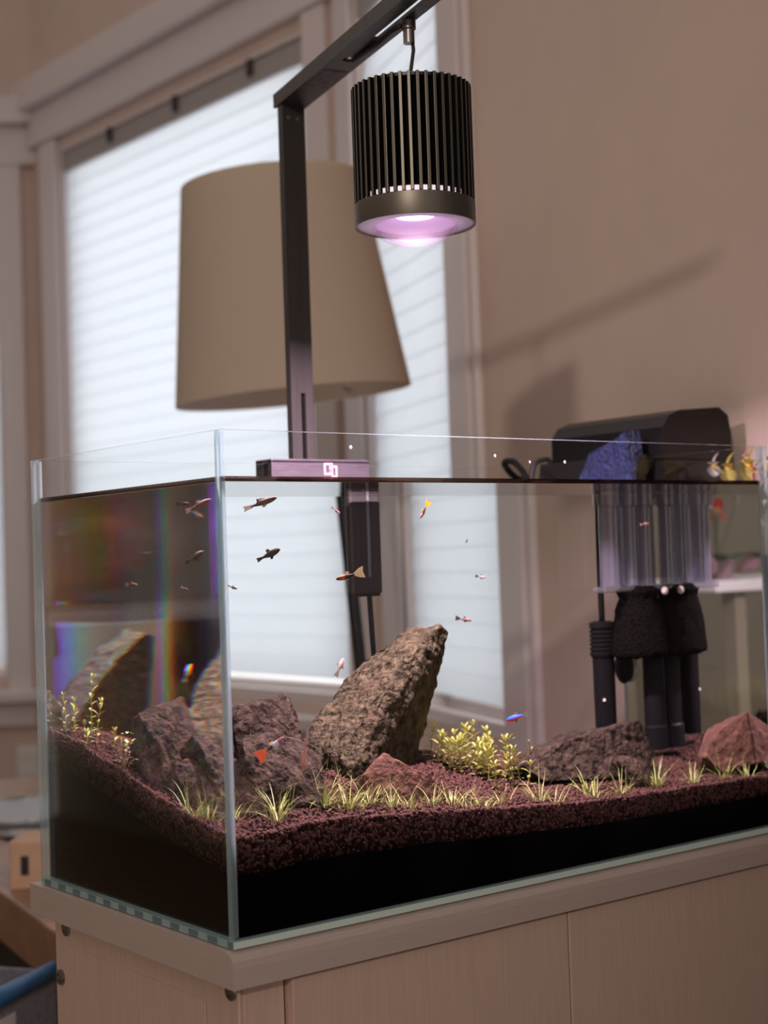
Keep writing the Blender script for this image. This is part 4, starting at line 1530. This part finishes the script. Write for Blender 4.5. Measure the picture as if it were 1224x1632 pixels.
ou = thing('wall_socket', 'small white wall socket below the far window sill', 'socket', tuple(C12 + D1 * .050 + N1 * .001 + Vector((0, 0, -.235))))
mb = MB()
mo = basis(Vector((0, 0, 0)), D1, N1)
mb.box((-.030, 0, -.045), (.030, .010, .045), bev=.003, m=mo)
mb.build('plate', mat('white_plastic', (.75, .73, .70), .5), ou)
for s in (-1, 1):
    mb = MB()
    mb.box((-.014, .0095, s * .02 - .012), (.014, .012, s * .02 + .012), bev=.002, m=mo)
    mb.build('socket_face', mat('white_plastic', (.75, .73, .70), .5), ou)

# ------------------------------------------------------------------ plant table and flowers, seen mirrored in the right glass
ct = thing('plant_table', 'white topped side table mirrored in the right glass of the aquarium', 'table', (-.30, .80, FLOOR))
zt = .216 - FLOOR
mb = MB()
mb.box((-.32, -.13, zt - .018), (.31, .15, zt), bev=.003)
mb.build('table_top', mat('white_table', (.80, .80, .80), .4), ct)
for x, y in ((-.30, -.11), (.22, -.11), (-.30, .11), (.22, .11)):
    mb = MB()
    mb.box((x, y, 0), (x + .025, y + .025, zt - .018), bev=.002)
    mb.build('leg', mat('olive_table_leg', (.22, .20, .13), .5), ct)


def flower_pot(loc, label, pot_r, pot_h, potmat, stems, name='potted_orchid', leaf_len=.085):
    t = thing(name, label, 'plant', loc)
    mb = MB()
    mb.lathe([(0, 0), (pot_r * .7, 0), (pot_r, pot_h), (pot_r * .9, pot_h), (pot_r * .62, .01), (0, .01)], seg=28)
    mb.build('pot', potmat, t, smooth=True, auto=40)
    mb = MB()
    mb.lathe([(0, pot_h * .86), (pot_r * .9, pot_h * .84)], seg=20)
    mb.build('potting_bark', M_SOILBED, t)
    for k in range(5):
        mb = MB()
        a = k * 1.26 + .3
        leaf_mesh(mb, (0, 0, pot_h * .85), (math.cos(a), math.sin(a), .55), leaf_len, leaf_len * .4, .5)
        bmesh.ops.solidify(mb.b, geom=mb.b.faces[:], thickness=.001)
        mb.build('leaf', mat('orchid_leaf', (.07, .13, .03), .4), t, smooth=True)
    for pts, fl_ in stems:
        mb = MB()
        mb.tube([(0, 0, pot_h * .8)] + pts, .0016, 6)
        mb.build('stem', mat('orchid_stem', (.10, .13, .05), .5), t, smooth=True)
        for p, m_, r_ in fl_:
            fb = MB()
            fd = Vector((.77, -.64, -.1)).normalized()
            s1 = fd.cross(ZV).normalized(); s2 = s1.cross(fd)
            for j in range(5):
                a = j * 2 * math.pi / 5 + .3
                leaf_mesh(fb, Vector(p), s1 * math.cos(a) + s2 * math.sin(a) + fd * .25, r_, r_ * .95, .15)
            bmesh.ops.solidify(fb.b, geom=fb.b.faces[:], thickness=.0008)
            f_ = fb.build('flower', m_, t, smooth=True)
            c_ = MB()
            bmesh.ops.create_icosphere(c_.b, subdivisions=2, radius=r_ * .22)
            c_.build('flower_centre', mat('flower_centre', (.75, .45, .08), .6), f_, smooth=True, loc=Vector(p) + fd * r_ * .12)
    return t


M_RED = mat('red_petal', (.85, .03, .04), .45)
M_WHITEP = mat('white_petal', (.85, .80, .78), .5)
M_PINKP = mat('pink_petal', (.85, .50, .52), .5)
M_YELP = mat('yellow_petal', (.75, .66, .20), .5)
tz = .216
flower_pot((-.07, .73, tz), 'potted orchid with one red flower mirrored in the right glass', .026, .030, mat('mauve_pot', (.30, .18, .22), .5),
           [([(.006, -.004, .05), (.012, -.010, .08), (.020, -.018, .103)], [((.022, -.020, .105), M_RED, .021)]),
            ([(.014, -.008, .06), (.030, -.020, .095), (.055, -.030, .115)], [((.055, -.031, .116), M_WHITEP, .012), ((.070, -.034, .108), M_WHITEP, .009)]),
            ([(-.02, .004, .06), (-.045, .006, .10), (-.055, .010, .15)], [((-.055, .008, .125), M_WHITEP, .010)])])
ps = thing('plant_stand', 'slim plant stand in the gap between aquarium and brown wall', 'plant stand', (.668, .075, FLOOR))
mb = MB()
mb.lathe([(0, .255 - FLOOR - .012), (.030, .255 - FLOOR - .012), (.030, .255 - FLOOR), (0, .255 - FLOOR)], seg=24)
mb.build('tray', M_BLACK, ps, smooth=True, auto=40)
for k in range(3):
    mb = MB()
    a = k * 2.094
    mb.tube([(math.cos(a) * .030, math.sin(a) * .030, 0), (math.cos(a) * .024, math.sin(a) * .024, .255 - FLOOR - .011)], .004, 8)
    mb.build('leg', M_BLACK, ps, smooth=True)
flower_pot((.668, .075, .255), 'potted blossoms in yellow and pink behind the right glass', .024, .045, mat('white_pot', (.70, .66, .62), .4),
           [([(-.008, .006, .07), (-.014, .020, .084), (-.016, .036, .092)], [((-.014, .034, .094), M_WHITEP, .014), ((-.012, .018, .090), M_YELP, .018)]),
            ([(.002, -.004, .07), (-.004, -.006, .090)], [((-.008, -.004, .092), M_YELP, .020), ((-.010, -.016, .084), M_PINKP, .014)]),
            ([(.004, -.014, .07), (-.002, -.030, .090)], [((-.006, -.030, .093), M_YELP, .018), ((.000, .004, .100), M_PINKP, .011)])], name='potted_flowers', leaf_len=.045)
for k, (x, y, rz, c) in enumerate(((-.02, .705, .9, 'dried mauve seed pod lying beside the red orchid, tilted up'), (-.105, .70, -.5, 'plump mauve seed pod lying at the far side of the red orchid'))):
    mb = MB()
    mb.lathe([(0, -.022), (.006, -.019), (.011, -.008), (.0115, .002), (.008, .014), (.003, .021), (0, .024)], seg=16)
    o = mb.build('seed_pod', mat('mauve_pod', (.33, .19, .22), .7, var=.3, scale=90), smooth=True)
    o.location = (x, y, tz + .022)
    o.rotation_euler = (R(55), 0, rz)
    tag(o, c, 'seed pod', 'seed pods on the table')

# droplets and specks on the inside of the front glass above the water
for k, (x, z, r, c) in enumerate(((.118, .3480, .0016, 'large clear droplet on the front glass over the clamp'), (.0995, .3345, .0019, 'round droplet on the front glass beside the emblem'),
                                  (.262, .3440, .0013, 'small droplet on the front glass left of the filter'), (.300, .3395, .0012, 'tiny droplet on the front glass near the filter lid'),
                                  (.340, .3400, .0014, 'bright droplet on the glass before the blue foam'))):
    mb = MB()
    bmesh.ops.create_icosphere(mb.b, subdivisions=2, radius=r)
    for v in mb.b.verts:
        v.co.y = max(0, v.co.y) * .6
    o = mb.build('water_droplet', clear_mat('droplet', (.9, .9, .9), 0, body=(.85, .80, .82), body_fac=.35, f0=.15) if 'droplet' not in MATS else MATS['droplet'], smooth=True, loc=(x, G + .0001, z))
    tag(o, c, 'droplet', 'droplets on the front glass')
